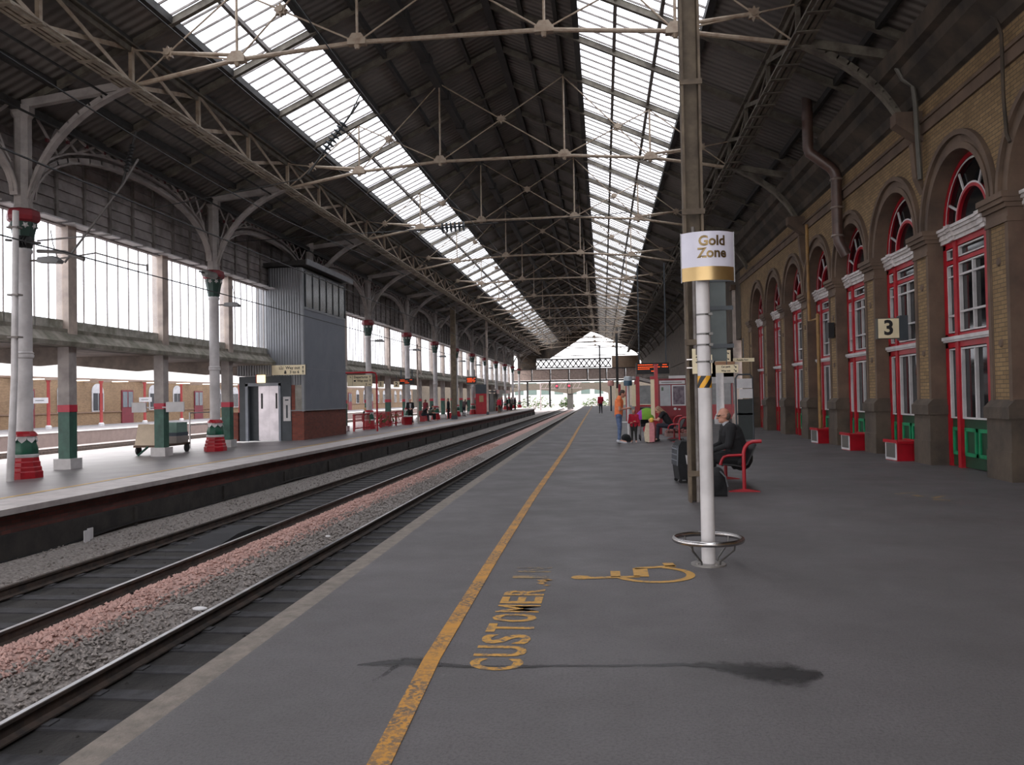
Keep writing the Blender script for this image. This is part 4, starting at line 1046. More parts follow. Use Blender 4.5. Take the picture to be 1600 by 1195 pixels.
# platform number signs 1 and 2
for x, n, y in ((-15.0, '1', 54.5), (-14.3, '2', 56)):
    t = thing('platform_number_sign', ('cream hanging sign with number %s nearer the red sign frame' if n == '1' else 'cream hanging sign with number %s beside the dark departure board') % n, 'sign', (x, y, 2.4))
    mb = MB(); mb.box(-.2, .2, -.03, .03, 0, .42); mb.build('sign_board', SIGNC, t); text(n, .4, INK, t, (0, -.034, .21), FACE_CAM)
    mb = MB(); mb.box(-.02, .02, -.02, .02, .42, .83); mb.build('hanger', DKGREY, t)
# departure boards
def led_board(name, lab, loc, w, h, rows, grey=True, legs=None):
    t = thing(name, lab, 'display', loc)
    mb = MB(); mb.box(-w/2, w/2, 0, .25, 0, h); mb.build('case', mat('board_grey', (120,118,114), .5) if grey else BLACK, t)
    mb = MB(); mb.box(-w/2+.06, w/2-.06, -.01, .0, .06, h-.06); mb.build('screen', BLACK, t)
    mb = MB(); R = random.Random(len(lab))
    for z, segs in rows:
        for a, b in segs:
            x = a
            while x < b:
                q = R.uniform(.03, .07)*w/1.5; mb.box(x*w-w/2, min(b, x+q/w)*w-w/2, -.016, -.011, z*h-.03*h, z*h+.03*h); x += (q+.02*w/1.5)/w
    mb.build('led_text', LED, t)
    if legs:
        mb = MB()
        for x in legs: mb.box(x-.03, x+.03, .05, .2, h, h+.6)
        mb.build('hanger', DKGREY, t)
    return t
led_board('departure_board', 'small dark departure board beside the number 2 sign across the tracks', (-13.8, 56.8, 2.62), 1.05, .40, ((.78,((.08,.4),(.75,.9))),(.55,((.08,.6),)),(.25,((.4,.7),))), False, (-.4, .4))
led_board('departure_board', 'glowing orange departure board hung over the island platform', (-11.95, 74, 2.82), 1.0, .72, ((.75,((.12,.6),(.72,.9))),(.6,((.12,.8),)),(.45,((.15,.9),)),(.3,((.12,.6),(.7,.85)))), True, (-.3, .3))
# red litter bin, tall red panel, shop canopy
t = thing('round_bin', 'round red litter bin beside the suited man across the tracks', 'bin', (-13.45, 55.6, ZL(-13.5))); mb = MB(); mb.lathe([(.3,0),(.34,.5),(.36,.52),(.3,.54)], 18); mb.build('body', RED, t, True); mb = MB(); mb.lathe([(.35,.54),(.36,.6),(.28,.62)], 18); mb.build('rim', SIGNW, t)
t = thing('vending_machine', 'tall red vending machine on the island platform', 'machine', (-13.1, 88, ZL(-13.1))); mb = MB(); mb.box(-.65, .65, 0, .9, 0, 2.2); mb.build('body', RED, t); mb = MB(); mb.box(-.25, .2, -.02, 0, 1.3, 2.0); mb.build('display_panel', mat('tan_panel', (170,140,104), .6), t); mb = MB(); mb.box(-.65, .65, 0, .9, 2.2, 3.2); mb.build('top_box', DKGREY, t)
t = thing('kiosk', 'dark kiosk with red and black fascia far along the island platform', 'kiosk', (-14.5, 108, ZL(-14.5)))
mb = MB(); mb.box(-.35, .2, -5, 7, 0, 2.3); mb.build('walls', DKGREY, t)
mb = MB(); mb.box(-.35, 1.2, -6, 8, 2.5, 2.62); mb.build('canopy', DKGREY, t)
mb = MB(); mb.box(1.2, 1.25, -6, -3.5, 2.3, 2.75); mb.box(1.2, 1.25, 3.5, 8, 2.3, 2.75); mb.build('red_fascia', DRED, t)
mb = MB(); mb.box(1.2, 1.25, -3.5, 3.5, 2.3, 2.75); mb.build('dark_fascia', BLACK, t)
mb = MB(); mb.box(.2, .26, -1.0, .9, 0, 2.2); mb.build('poster_panel', mat('pale_poster', (160,150,132), .6, c2=(110,104,92), scale=2), t)
for k, (y, l) in enumerate(((46.5+7*0, ''),)): pass
def bench_far(x, y, lab):
    t = thing('platform_bench', lab, 'bench', (x, y, ZL(x)))
    mb = MB(); mb.box(-.22, .22, -.9, .9, .42, .47); mb.build('seat', RED, t); mb = MB(); mb.box(-.26, -.2, -.9, .9, .5, .85); mb.build('backrest', RED, t)
    for yy in (-.8, .8): mb = MB(); mb.box(-.2, .2, yy-.04, yy+.04, 0, .42); mb.build('leg', RED, t)
    return t
bench_far(-14.5, 53.6, 'red bench beside the round red bin across the tracks')
bench_far(-14.2, 64.4, 'red bench with seated travellers across the tracks')
bench_far(-13.6, 72.6, 'red bench beyond the standing dark man across the tracks')
bench_far(-13.0, 114, 'red bench near the far end of the island platform')
# masts on the island platform edge
for x, y, h, m, l in ((-12.3, 67.2, 9.3, MAST, 'dark steel mast on the island platform behind the departure board'), (-11.6, 82, 9.8, PCREAM, 'slim cream pole on the island platform beside the red machine')):
    t = thing('steel_mast', l, 'mast', (x, y, ZL(x))); r = .2 if m is MAST else .09
    mb = MB(); mb.box(-r, r, -r, r, 0, h); mb.build('shaft', m, t); mb = MB(); mb.box(-r-.03, r+.03, -r-.03, r+.03, 0, .3); mb.build('foot', DKGREY, t)
t = thing('platform_pole', 'thin cream pole beside the suited man across the tracks', 'pole', (-13.6, 59.5, ZL(-13.6))); mb = MB(); mb.lathe([(.06,0),(.055,5.8)], 10); mb.build('shaft', PCREAM, t, True)
# ------------------------------------------------------------------ station buildings across the open tracks
mb = MB(); mb.box(-60, -35.6, 20, 330, -1.1, -.2); struct(mb, 'floor_far', mat('far_paving', (130,124,122), .8, c2=(104,100,98)))['label'] = 'far platform across the open tracks'
mb = MB(); mb.box(-36.2, -35.45, 20, 330, -.22, -.17); struct(mb, 'trim_10', mat('white_edge', (225,222,220), .6))['label'] = 'white edge of the far platform across the open tracks'
mb = MB(); mb.box(-35.6, -35.5, 20, 330, -1.1, -.23); struct(mb, 'wall_far_platform', mat('far_face', (120,106,102), .9))['label'] = 'dark face of the far platform'
b = thing('station_building', 'low buff brick station building beyond the open tracks', 'building', (-45, 80, -.2))
FBR = brick_mat('far_buff_brick', 'YZ0', (156,126,94), (134,106,78), (118,98,80), grime=.4)
mb = MB(); mb.box(-52, -45, 36, 330, -.2, 5.2); mb.build('wall', FBR, b, **W)
mb = MB(); mb.box(-45.0, -44.92, 36, 330, .85, .95); mb.box(-45, -44.92, 36, 330, 3.75, 3.9); mb.build('band', mat('far_stone', (140,112,92), .8), b, **W)
y = 46; i = 0
while y < 250:
    if i % 3 == 0:
        mb = MB(); mb.box(-44.98, -44.9, y-.95, y+.95, -.2, 2.9); f = mb.build('door', mat('far_maroon', (120,36,48), .5), b, **W)
        mb = MB(); 
        for s in (-1, 1): mb.box(-44.9+45, -44.87+45, y+s*.45-.36-80, y+s*.45+.36-80, 1.3+.2, 2.75+.2)
        mb.build('pane', mat('far_glass', (120,126,130), .2), f)
    else:
        mb = MB(); mb.box(-44.98, -44.9, y-.85, y+.85, .95, 2.75); mb.prism([(y-.85,2.75)]+[(y-.85*math.cos(PI*q/10), 2.75+.7*math.sin(PI*q/10)) for q in range(1,10)]+[(y+.85,2.75)], 'X', -44.98, -44.92); f = mb.build('window', WHITE, b, **W)
        mb = MB()
        for s in (-1, 1): mb.box(.1, .13, y+s*.38-.32-80, y+s*.38+.32-80, 1.05+.2, 2.6+.2)
        mb.build('pane', mat('far_glass_dark', (64,66,70), .2), f)
    y += 4.6; i += 1
c = thing('far_canopy', 'white fronted canopy along the far station building', 'canopy', (-41.5, 80, 3))
for y in range(31, 300, 4 if 0 else 9): mb = MB(); mb.box(-44.85, -38.2, y, y+.2, 3.5, 3.75); mb.build('canopy_beam', mat('canopy_soffit_far', (150,128,112), .7), c, **W)
mb = MB(); mb.box(-38.2, -38.05, 30, 300, 3.55, 4.9); mb.build('fascia', mat('white_fascia', (226,224,224), .5), c, **W)
mb = MB(); mb.prism([(-38.2,4.9),(-41.5,6.0),(-44.85,5.25),(-44.85,5.15),(-41.5,5.9),(-38.2,4.8)], 'Y', 30, 300); mb.build('glazed_roof', SGLASS, c, **W)
i = 0; y = 45
fp = None
while y < 125:
    l = 'dull red canopy post on the far platform, %s from the near end' % ORD[i]
    if fp is None:
        fp = thing('canopy_post', l, 'post', (-41.9, y, -.2), 0, 'canopy posts on the far platform')
        mb = MB(); mb.lathe([(.13,.25),(.11,3.5),(.2,3.75)], 10); mb.build('shaft', mat('dull_red', (166,66,64), .5), fp, True); mb = MB(); mb.lathe([(.22,0),(.22,.2),(.14,.27)], 10); mb.build('foot', SIGNW, fp)
    else: dup(fp, (-41.9, y, -.2), None, l)
    y += 6.6; i += 1
i = 0; y = 44
cl = None
while y < 120:
    l = 'glowing ceiling light under the far canopy, %s along' % ORD[i]
    mb = MB()
    if cl is None:
        mb.box(-.5, .5, -.35, .35, -.06, 0); cl = mb.build('canopy_light', LAMPW); tag(cl, l, 'lamp', 'lights under the far canopy'); cl.location = (-40.2, y, 3.5)
    else: o = cl.copy(); COL.objects.link(o); o['label'] = l; o.location = (-40.2, y, 3.5)
    y += 5.2; i += 1
for k, (x, y) in enumerate(((-41.6, 56.9), (-41.6, 71))):
    t = thing('station_sign', 'white name board on a red post of the far platform, %s from the near end' % ORD[k], 'sign', (x, y, 1.75)); mb = MB(); mb.box(-.6, .6, -.03, .03, 0, .42); mb.build('board', SIGNW, t); mb = MB(); mb.box(-.4, .3, -.036, -.03, .18, .24); mb.build('dark_line', mat('board_grey', (0,0,0)), t)
for k, (x, y) in enumerate(((-26, 45), (-29.5, 52.5))):
    t = thing('ground_signal', 'small white ground signal between the open tracks, %s from the camera' % ORD[k], 'signal', (x, y, -1.1)); mb = MB(); mb.box(-.12, .12, -.1, .1, .9, 1.5); mb.build('head', SIGNW, t); mb = MB(); mb.box(-.06, .06, -.06, .06, 0, .9); mb.build('stem', SIGNW, t)
for k, x in enumerate((-22.6, -24.1, -30.4, -31.9)):
    mb = MB(); mb.box(x-.04, x+.04, 15, 160, -1.1, -.93); single(mb, 'rail', RUST, 'rusty rail of the open tracks behind the island platform, %s from it' % ORD[k], 'rail', (x, 60, -1.1))
mb = MB(); mb.box(-95, -75, 20, 200, -1, 8.2); o = thing('distant_shed', 'pale blue grey building seen through the screen windows', 'building', (-85, 100, -1)); mb.build('wall', mat('pale_blue_wall', (176,182,196), .8), o, **W)
mb = MB()
for i in range(30):
    for z in (3.5, 5.6): mb.box(-75.02, -74.95, 24+i*6, 28+i*6, z, z+1.2)
mb.build('windows', mat('pale_pane', (140,148,166), .3), o, **W)
# ------------------------------------------------------------------ beyond the far end
t = thing('footbridge', 'lattice footbridge with panelled parapet crossing the far end of the hall', 'bridge', (-5, 147, 4.3))
mb = MB(); mb.box(-16, 11, 146, 148.5, 4.2, 4.45); mb.build('deck', DARKI, t, **W)
mb = MB()
for i in range(8): mb.box(-15.9+i*3.3+.08, -15.9+(i+1)*3.3-.08, 146, 146.1, 4.5, 6.35)
mb.build('parapet_panel', mat('panel_brown', (168,150,140), .8, c2=(140,124,116)), t, **W)
mb = MB()
for i in range(9): mb.box(-16-.05+i*3.3, -15.85+i*3.3, 145.9, 146.1, 4.3, 6.5)
mb.box(-16, 11, 145.9, 146.15, 6.35, 6.5); mb.build('frame', DARKI, t, **W)
mb = MB(); mb.box(-12, 1.5, 147, 147.15, 8.05, 8.3); mb.box(-12, 1.5, 147, 147.15, 6.6, 6.8)
for i in range(14):
    a = -12+i*.96
    mb.beam((a, 147.07, 6.75), (a+.96, 147.07, 8.1), .2, .2); mb.beam((a+.96, 147.07, 6.75), (a, 147.07, 8.1), .2, .2)
mb.build('lattice', DARKI, t, **W)
for x in (-13.5, -9.5): mb = MB(); mb.box(x-.15, x+.15, 146.5, 146.8, -.2, 4.3); mb.build('leg', DARKI, t, **W)
mb = MB(); mb.box(1.6, 6.6, 148.6, 149.5, 6.4, 8.7); single(mb, 'bridge_house', mat('bridge_brown', (150,128,108), .85), 'brown block at the right end of the footbridge', 'building', (6, 147, 4.45))
t = thing('road_bridge', 'dark road bridge with a stone pier beyond the hall', 'bridge', (-4, 172, -1.1))
mb = MB()
def span(x0, x1):
    n = 12; pts = [(x0+(x1-x0)*i/n, 2.1+.9*math.sin(PI*i/n)) for i in range(n+1)]
    mb.prism(pts+[(x1, 4.3), (x0, 4.3)], 'Y', 170, 174)
span(-22, -7.3); span(-6.5, 1.0); mb.box(-7.4, -6.4, 170, 174, 2.1, 4.3); mb.box(1, 16, 170, 174, -1, 4.3); mb.box(-40, -22, 170, 174, -1, 4.3)
mb.build('deck', mat('bridge_soffit', (104,96,86), .9), t, **W)
mb = MB(); mb.box(-7.45, -6.35, 170.2, 173.8, -1.1, 2.2); mb.build('pier', mat('pier_stone', (78,76,72), .9), t, **W)
t = thing('signal_gantry', 'pale signal gantry with two red lights beyond the footbridge', 'signal', (-9, 160, 3))
mb = MB(); mb.box(-12.2, -4.2, 160, 160.15, 4.1, 4.25); mb.box(-12.2, -4.2, 160, 160.15, 3.1, 3.2)
for i in range(9): mb.beam((-12.2+i*.9, 160.07, 3.15), (-11.6+i*.9, 160.07, 4.2), .06, .08)
mb.box(-12.3, -12.1, 160, 160.2, -1.1, 4.2); mb.build('truss', mat('gantry_pale', (176,160,160), .6), t, **W)
for x in (-9.0, -6.6): mb = MB(); mb.box(x-.3, x+.3, 159.8, 160, 3.2, 4.0); o = mb.build('signal_head', DKGREY, t, **W); mb = MB(); mb.ball((x, 159.78, 3.6), .18, 10, 6); mb.build('signal_light', SIGR, t, **W)
def bush(x, y, rx, rz_, lab, seed):
    R = random.Random(seed); mb = MB()
    for i in range(420):
        a, u = R.uniform(0, 2*PI), R.random()**.5; px, py = x+rx*u*math.cos(a), y+rx*.6*u*math.sin(a); pz = -1.0+rz_*R.random()*math.sqrt(1-u*u*.9)*1.05
        M = Matrix.Translation((px, py, pz)) @ Matrix.Rotation(R.uniform(0, 6), 4, 'Z') @ Matrix.Rotation(R.uniform(-1, 1), 4, 'X')
        s = R.uniform(.12, .3); mb.add([M @ Vector(v) for v in ((-s,-s*.5,0),(s,-s*.5,.05),(s*.7,s*.7,0),(-s*.6,s*.6,.08))], [(0,1,2,3)])
    t = thing('bush', lab, 'bush', (x, y, -1.1)); mb.build('foliage', LEAF, t, **W)
    mb = MB()
    for i in range(5): a = i*1.3; mb.tube([(x, y, -1.1), (x+.4*rx*math.cos(a), y+.3*rx*math.sin(a), -1.1+rz_*.6)], [.05, .015], 5)
    mb.build('stem', mat('bark', (84,66,48), .9), t, **W)
bush(-15.8, 190, 4.6, 3.2, 'wide green bush left of the road bridge pier', 1); bush(-8.6, 194, 1.8, 2.3, 'smaller green bush by the road bridge pier', 2); bush(-1.6, 205, 4, 2.2, 'green scrub under the right hand arch of the road bridge', 3)
t = thing('white_building', 'pale building with tall windows beyond the road bridge', 'building', (-8, 260, -1))
mb = MB(); mb.box(-50, 14, 260, 266, -1, 9); mb.build('wall', mat('white_wall', (222,220,218), .7), t, **W)
mb = MB()
for i in range(15): mb.box(-49+i*4.2, -46.2+i*4.2, 259.9, 260, 2.2, 6)
mb.build('windows', mat('green_pane', (98,116,110), .3), t, **W)
# ------------------------------------------------------------------ people
def remesh(mb, voxel, m, name, parent, smooth_it=3):
    me = mb.mesh(name, m); o = bpy.data.objects.new(name, me); COL.objects.link(o)
    r = o.modifiers.new('r', 'REMESH'); r.mode = 'VOXEL'; r.voxel_size = voxel; r.use_smooth_shade = True
    s = o.modifiers.new('s', 'SMOOTH'); s.factor = .5; s.iterations = smooth_it
    dg = bpy.context.evaluated_depsgraph_get(); dg.update()
    nm = bpy.data.meshes.new_from_object(o.evaluated_get(dg)); nm.name = name
    o.modifiers.clear(); o.data = nm; bpy.data.meshes.remove(me)
    if not nm.materials: nm.materials.append(m)
    o.parent = parent; return o
V = Vector
def lerp(a, b, t): return V(a)+(V(b)-V(a))*t
def skeleton(h, pose):
    """+Y is forward, +X the person's right; returns joints"""
    J = {}; pz = pose.get('pelvis', (0, 0, .52*h)); J['pel'] = V(pz); lean = pose.get('lean', 0.)
    up = V((pose.get('side', 0), math.sin(lean), math.cos(lean))).normalized(); fw = V((0, math.cos(lean), -math.sin(lean)))
    J['up'], J['fw'] = up, fw
    J['chest'] = J['pel']+up*.21*h; J['neck'] = J['pel']+up*.315*h
    hl = pose.get('head', 0.); hup = V((0, math.sin(hl), math.cos(hl))); J['hup'] = hup; J['hfw'] = V((0, math.cos(hl), -math.sin(hl)))
    J['head'] = J['neck']+hup*.085*h+J['hfw']*.02*h
    for s, n in ((1, 'R'), (-1, 'L')):
        J['sh'+n] = J['neck']+V((s*.105*h, 0, 0))-up*.025*h
        J['hip'+n] = J['pel']+V((s*.05*h, 0, -.01*h))
        for q in ('el', 'wr', 'kn', 'an'): J[q+n] = V(pose[q+n])
        J['toe'+n] = J['an'+n]+V((s*.02, .13*h*.95, -.03*h)) if 'toe'+n not in pose else V(pose['toe'+n])
    return J
def hand(mb, wr, el, sc, curl, s, vox_r=.0085):
    d = (V(wr)-V(el)).normalized(); sd = d.cross(V((0, 0, 1))); sd = sd.normalized() if sd.length > .1 else V((1, 0, 0)); nn = sd.cross(d)
    pc = V(wr)+d*.045*sc; mb.cap(V(wr), V(wr)+d*.075*sc+sd*.012*sc, .028*sc, .034*sc); mb.cap(V(wr)+d*.03*sc-sd*.015*sc, V(wr)+d*.075*sc-sd*.025*sc, .022*sc, .022*sc)
    for i, L in enumerate((.062, .072, .066, .05)):
        b = V(wr)+d*.085*sc+sd*((i-1.5)*.021*sc); k = b+(d*math.cos(curl)-nn*math.sin(curl))*L*.55*sc; e = k+(d*math.cos(curl*2.2)-nn*math.sin(curl*2.2))*L*.5*sc
        mb.cap(b, k, vox_r*sc*1.1, vox_r*sc, 8); mb.cap(k, e, vox_r*sc, vox_r*sc*.85, 8)
    b = V(wr)+d*.025*sc+sd*(s*.03*sc); k = b+(d*.6+sd*s*.7-nn*.3)*.04*sc; mb.cap(b, k, .013*sc, .011*sc, 8); mb.cap(k, k+(d*.9+sd*s*.1-nn*.3)*.03*sc, .011*sc, .009*sc, 8)
def person(label, h, loc, rz, pose, top, legs, hair, shoes, sleeves='long', vox=.012, group=None, glasses=False, coat=0., bald=False, skirt=None, girth=1., name='person', fine=True, long_hair=False):
    t = thing(name, label, 'person', loc, rz, group); J = skeleton(h, pose); g = girth; sc = h/1.75
    def head(mb):
        c, u, f = J['head'], J['hup'], J['hfw']; M = Matrix((V((1,0,0)), f, u)).transposed()
        mb.ball(c+u*.012*h, (.043*h, .056*h, .062*h), 16, 10, M); mb.ball(c-u*.03*h+f*.012*h, (.035*h, .042*h, .037*h), 14, 8, M)
        mb.cap(c+f*.05*h+u*.008*h, c+f*.066*h-u*.012*h, .007*h, .011*h, 8); mb.ball(c+f*.045*h-u*.047*h, (.014*h,.012*h,.012*h), 8, 6)
        mb.ball(c+f*.052*h-u*.030*h, (.014*h,.006*h,.005*h), 8, 6, M)
        mb.cap(c+f*.05*h+u*.018*h-V((.03*h,0,0)), c+f*.05*h+u*.018*h+V((.03*h,0,0)), .007*h, .007*h, 8)
        for s in (-1, 1): mb.ball(c+V((s*.044*h,0,0))-f*.004*h, (.006*h,.014*h,.019*h), 8, 6, M)
        mb.cap(J['neck']-J['up']*.01*h, c-u*.03*h, .034*h, .03*h)
    def torso(mb, e):
        u = J['up']; p, c, n = J['pel'], J['chest'], J['neck']; W_ = V((1,0,0))
        for q in (-1, 1):
            mb.cap(p+W_*q*.035*h*g, c+W_*q*.04*h*g+u*.02*h, .062*h*g+e, .068*h*g+e); mb.cap(c+W_*q*.045*h*g, n+W_*q*.06*h-u*.05*h, .066*h*g+e, .05*h+e)
        mb.cap(J['shL'], J['shR'], .043*h+e, .043*h+e); mb.cap(c, n, .06*h*g+e, .035*h+e)
    def arms(mb, e, upto):
        for n in 'LR':
            a, b, c = J['sh'+n], J['el'+n], J['wr'+n]; mb.cap(a, b if upto > 1 else lerp(a, b, upto), .031*h*g+e, .024*h*g+e)
            if upto > 1: mb.cap(b, lerp(b, c, upto-1), .024*h+e, .017*h+e)
    def leg(mb, e, upto):
        for n in 'LR':
            a, b, c = J['hip'+n], J['kn'+n], J['an'+n]; mb.cap(a, b, .052*h*g+e, .034*h+e)
            if upto > 1: mb.cap(b, lerp(b, c, upto-1), .034*h+e, .022*h+e)
        mb.cap(J['hipL'], J['hipR'], .056*h*g+e, .056*h*g+e); mb.cap(J['pel'], J['pel']+J['up']*.05*h, .062*h*g+e, .06*h*g+e)
    mb = MB(); head(mb); torso(mb, 0); arms(mb, 0, 2); leg(mb, 0, 2)
    for n, s in (('L', 1), ('R', -1)):
        hand(mb, J['wr'+n], J['el'+n], sc, pose.get('curl', .35), s, .0085 if vox < .011 else .011)
        mb.cap(J['an'+n], J['toe'+n], .022*h, .018*h)
    remesh(mb, vox, pose.get('skin', SKIN), 'body', t, 2)
    mb = MB(); torso(mb, .012*sc); arms(mb, .011*sc, 1.92 if sleeves == 'long' else .62)
    if coat: 
        mb.cap(J['pel'], J['pel']-J['up']*.02, .085*h*g, .085*h*g)
        for n in 'LR': mb.cap(J['hip'+n], lerp(J['hip'+n], J['kn'+n], coat), .068*h*g, .056*h)
    remesh(mb, vox*1.1, top, 'jacket' if coat else 'shirt', t)
    mb = MB(); leg(mb, .012*sc, 1.9 if not skirt else .9); remesh(mb, vox*1.1, legs, 'trousers' if not skirt else 'shorts', t)
    for n in 'LR':
        mb = MB(); a, b = J['an'+n], J['toe'+n]; dn = V((0, 0, -.012*h)); mb.cap(a+(a-b).normalized()*.02*h+dn, b+dn, .027*h, .024*h); mb.cap(a, a+dn, .028*h, .028*h); remesh(mb, vox*1.2, shoes, 'shoe', t)
    c, u, f = J['head'], J['hup'], J['hfw']; M = Matrix((V((1,0,0)), f, u)).transposed(); mb = MB()
    if bald:
        mb.ball(c-f*.022*h-u*.002*h, (.047*h,.040*h,.042*h), 14, 8, M)
    else:
        mb.ball(c+u*.022*h-f*.012*h, (.049*h,.056*h,.056*h), 14, 8, M); mb.ball(c-f*.03*h-u*.005*h, (.045*h,.034*h,.05*h), 12, 8, M)
        if long_hair:
            for s in (-1, 1): mb.cap(c+V((s*.035*h,0,0))+u*.02*h, c+V((s*.04*h,0,0))-f*.03*h-u*.12*h, .024*h, .02*h)
            mb.cap(c-f*.03*h, c-f*.05*h-u*.14*h, .04*h, .03*h)
    remesh(mb, vox, hair, 'hair', t)
    if fine:
        for s in (-1, 1):
            mb = MB(); mb.ball(c+f*.0525*h+u*.007*h+V((s*.019*h,0,0)), .0075*h, 8, 6); mb.build('eye', mat('eye_dark', (40,30,28), .2), t, True)
        mb = MB(); mb.ball(c+f*.0565*h-u*.030*h, (.013*h,.004*h,.003*h), 8, 6, M); mb.build('mouth', mat('lip', (150,88,80), .5), t, True)
    if glasses:
        mb = MB()
        for s in (-1, 1):
            q = c+f*.064*h+u*.008*h+V((s*.019*h,0,0)); mb.tube([q+V((1,0,0))*.014*h*math.cos(a)+u*.010*h*math.sin(a) for a in [k*PI/6 for k in range(12)]], .0012*h, 5, closed=True)
            mb.tube([c+f*.062*h+u*.010*h+V((s*.033*h,0,0)), c+f*.0*h+u*.012*h+V((s*.048*h,0,0))], .0012*h, 5)
        mb.build('glasses', BLACK, t)
    return t, J
def standing(h, **k):
    p = dict(elR=(.135*h, -.01, .63*h), wrR=(.14*h, .05, .48*h), elL=(-.135*h, -.01, .63*h), wrL=(-.14*h, .05, .48*h), knR=(.055*h, .01, .285*h), knL=(-.055*h, .01, .285*h), anR=(.06*h, -.02, .045*h), anL=(-.06*h, -.02, .045*h))
    p.update(k); return p
def sitting(h, seat=.45, back=0., **k):
    z = seat+.055*h; p = dict(pelvis=(0, back, z), knR=(.07*h, .25*h, z+.01), knL=(-.07*h, .25*h, z+.01), anR=(.07*h, .27*h, .045*h), anL=(-.07*h, .27*h, .045*h),
        elR=(.13*h, .06, z+.16*h), wrR=(.07*h, .2*h, z+.08*h), elL=(-.13*h, .06, z+.16*h), wrL=(-.07*h, .2*h, z+.08*h)); p.update(k); return p
def cloth(n, c, c2=None): return mat('cloth_'+n, c, .9, c2=c2, scale=12)
CB, CN, CG = cloth('black', (26,26,29)), cloth('navy', (34,36,48)), cloth('grey_green', (118,126,114))
JEAN = cloth('denim', (100,118,152), (76,92,124)); ORA = cloth('orange', (240,134,84), (226,118,70)); REDC = cloth('red', (176,28,52)); WSH = cloth('white', (190,190,196))
HBR, HBL, HGR = mat('hair_brown', (62,46,38), .7), mat('hair_blonde', (196,164,118), .7), mat('hair_grey', (96,84,76), .7)
SHB, SHW = mat('shoe_black', (28,26,26), .5), mat('shoe_white', (196,198,204), .5)
# man in orange shirt, facing right (+X): rotate so +Y -> +X
person('man in an orange T-shirt and jeans standing, head bowed over his hands', 1.80, (.50, 27.4, 0), -PI/2, standing(1.80, lean=.06, head=.5, elR=(.21,.02,1.10), wrR=(.10,.27,1.14), elL=(-.21,.02,1.10), wrL=(-.04,.29,1.14), curl=.7, pelvis=(0,-.02,.93)), ORA, JEAN, HBR, SHW, 'short', .010, girth=1.12)
# small boy
person('small blond child in a red top and dark trousers, arms folded', 1.10, (.98, 27.6, 0), PI-.15, standing(1.10, elR=(.16,.04,.66), wrR=(-.02,.15,.70), elL=(-.16,.04,.66), wrL=(.03,.17,.66), head=.2, curl=.6), REDC, cloth('charcoal', (46,46,44)), HBL, SHW, 'long', .010, girth=1.2)
# woman on the bench, leaning forward, facing left (-X)
person('woman in a black top with long fair hair leaning forward on the red bench', 1.66, (2.22, 28.0, 0), PI/2, sitting(1.66, .44, 0., lean=.55, head=.75, elR=(.2,.42,.72), wrR=(.06,.62,.74), elL=(-.2,.42,.72), wrL=(-.02,.62,.74)), CB, cloth('dark_jeans', (48,50,62)), mat('hair_fair', (150,122,98), .7), SHB, 'short', .011, long_hair=True)
# seated man in the black coat
MANP = sitting(1.80, .42, .0, lean=.36, head=.10, elR=(.29,.22,.74), wrR=(.14,.50,.64), elL=(-.29,.26,.74), wrL=(-.1,.50,.64), anR=(.13,.46,.08), anL=(-.12,.52,.08), knR=(.13,.46,.52), knL=(-.12,.48,.52), curl=.6)
mt, MJ = person('balding man with glasses in a black coat seated on the red bench', 1.80, (2.21, 13.85, 0), PI/2+.12, MANP, CB, cloth('black_trousers', (24,24,27)), HGR, SHB, 'long', .0085, glasses=True, coat=.8, bald=True, girth=1.3)
mb = MB(); n_, u_, f_ = MJ['neck'], MJ['up'], MJ['fw']
mb.cap(n_-u_*.03, n_+u_*.045+f_*.012, .074, .062, 16); remesh(mb, .008, WSH, 'collar', mt)
mb = MB(); mb.cap((-.2,.05,.47),(-.2,.04,.37),.06,.05); mb.cap((.2,.05,.47),(.2,.04,.35),.06,.05); mb.cap((-.2,.04,.46),(.2,.04,.46),.075,.075); mb.cap((-.2,.05,.38),(.2,.05,.36),.05,.05); remesh(mb, .014, CB, 'coat_tail', mt)
# walker far along the near platform
person('person in a red jacket walking away far along the near platform', 1.74, (-.27, 73.5, 0), .1, standing(1.74, knL=(-.07,.16,.52), anL=(-.08,.14,.10), anR=(.09,-.18,.07), knR=(.09,-.02,.48), elR=(.26,.06,1.1), wrR=(.2,.28,1.05)), REDC, cloth('dark_shorts', (38,36,42)), HBR, SHB, 'long', .02, fine=False, skirt=None)
# island platform
zi = ZL(-13.9)
st_, _ = person('man in a dark suit and white shirt standing beside a round red bin', 1.80, (-13.6, 57.0, zi), PI+.35, standing(1.80, elR=(.26,.02,1.16), wrR=(.10,.18,1.10), elL=(-.26,.02,1.16), wrL=(-.10,.18,1.10), anL=(-.16,.06,.08), anR=(.16,-.1,.08), knL=(-.13,.06,.5)), CB, CB, HBR, SHB, 'long', .014, coat=.25, fine=False)
mb = MB(); mb.prism([(-.07,1.46),(.07,1.46),(.03,1.0),(-.03,1.0)], 'Y', .13, .15); mb.build('shirt_front', WSH, st_)
person('man in a dark coat standing sideways by an island platform column', 1.80, (-13.2, 69.3, zi), PI/2, standing(1.80), CB, CB, HGR, SHB, 'long', .018, coat=.5, fine=False)
person('traveller in a black jacket bending over on the red bench across the tracks', 1.7, (-14.1, 63.2, zi), -PI/2+.4, sitting(1.7, .45, lean=.6, head=.5), CB, CN, HBR, SHB, 'long', .018, fine=False)
person('traveller in a grey green jacket leaning forward on the red bench across the tracks', 1.7, (-13.9, 64.4, zi), -PI/2-.1, sitting(1.7, .45, lean=.85, head=1.0), CG, CB, HBR, SHW, 'long', .018, fine=False)
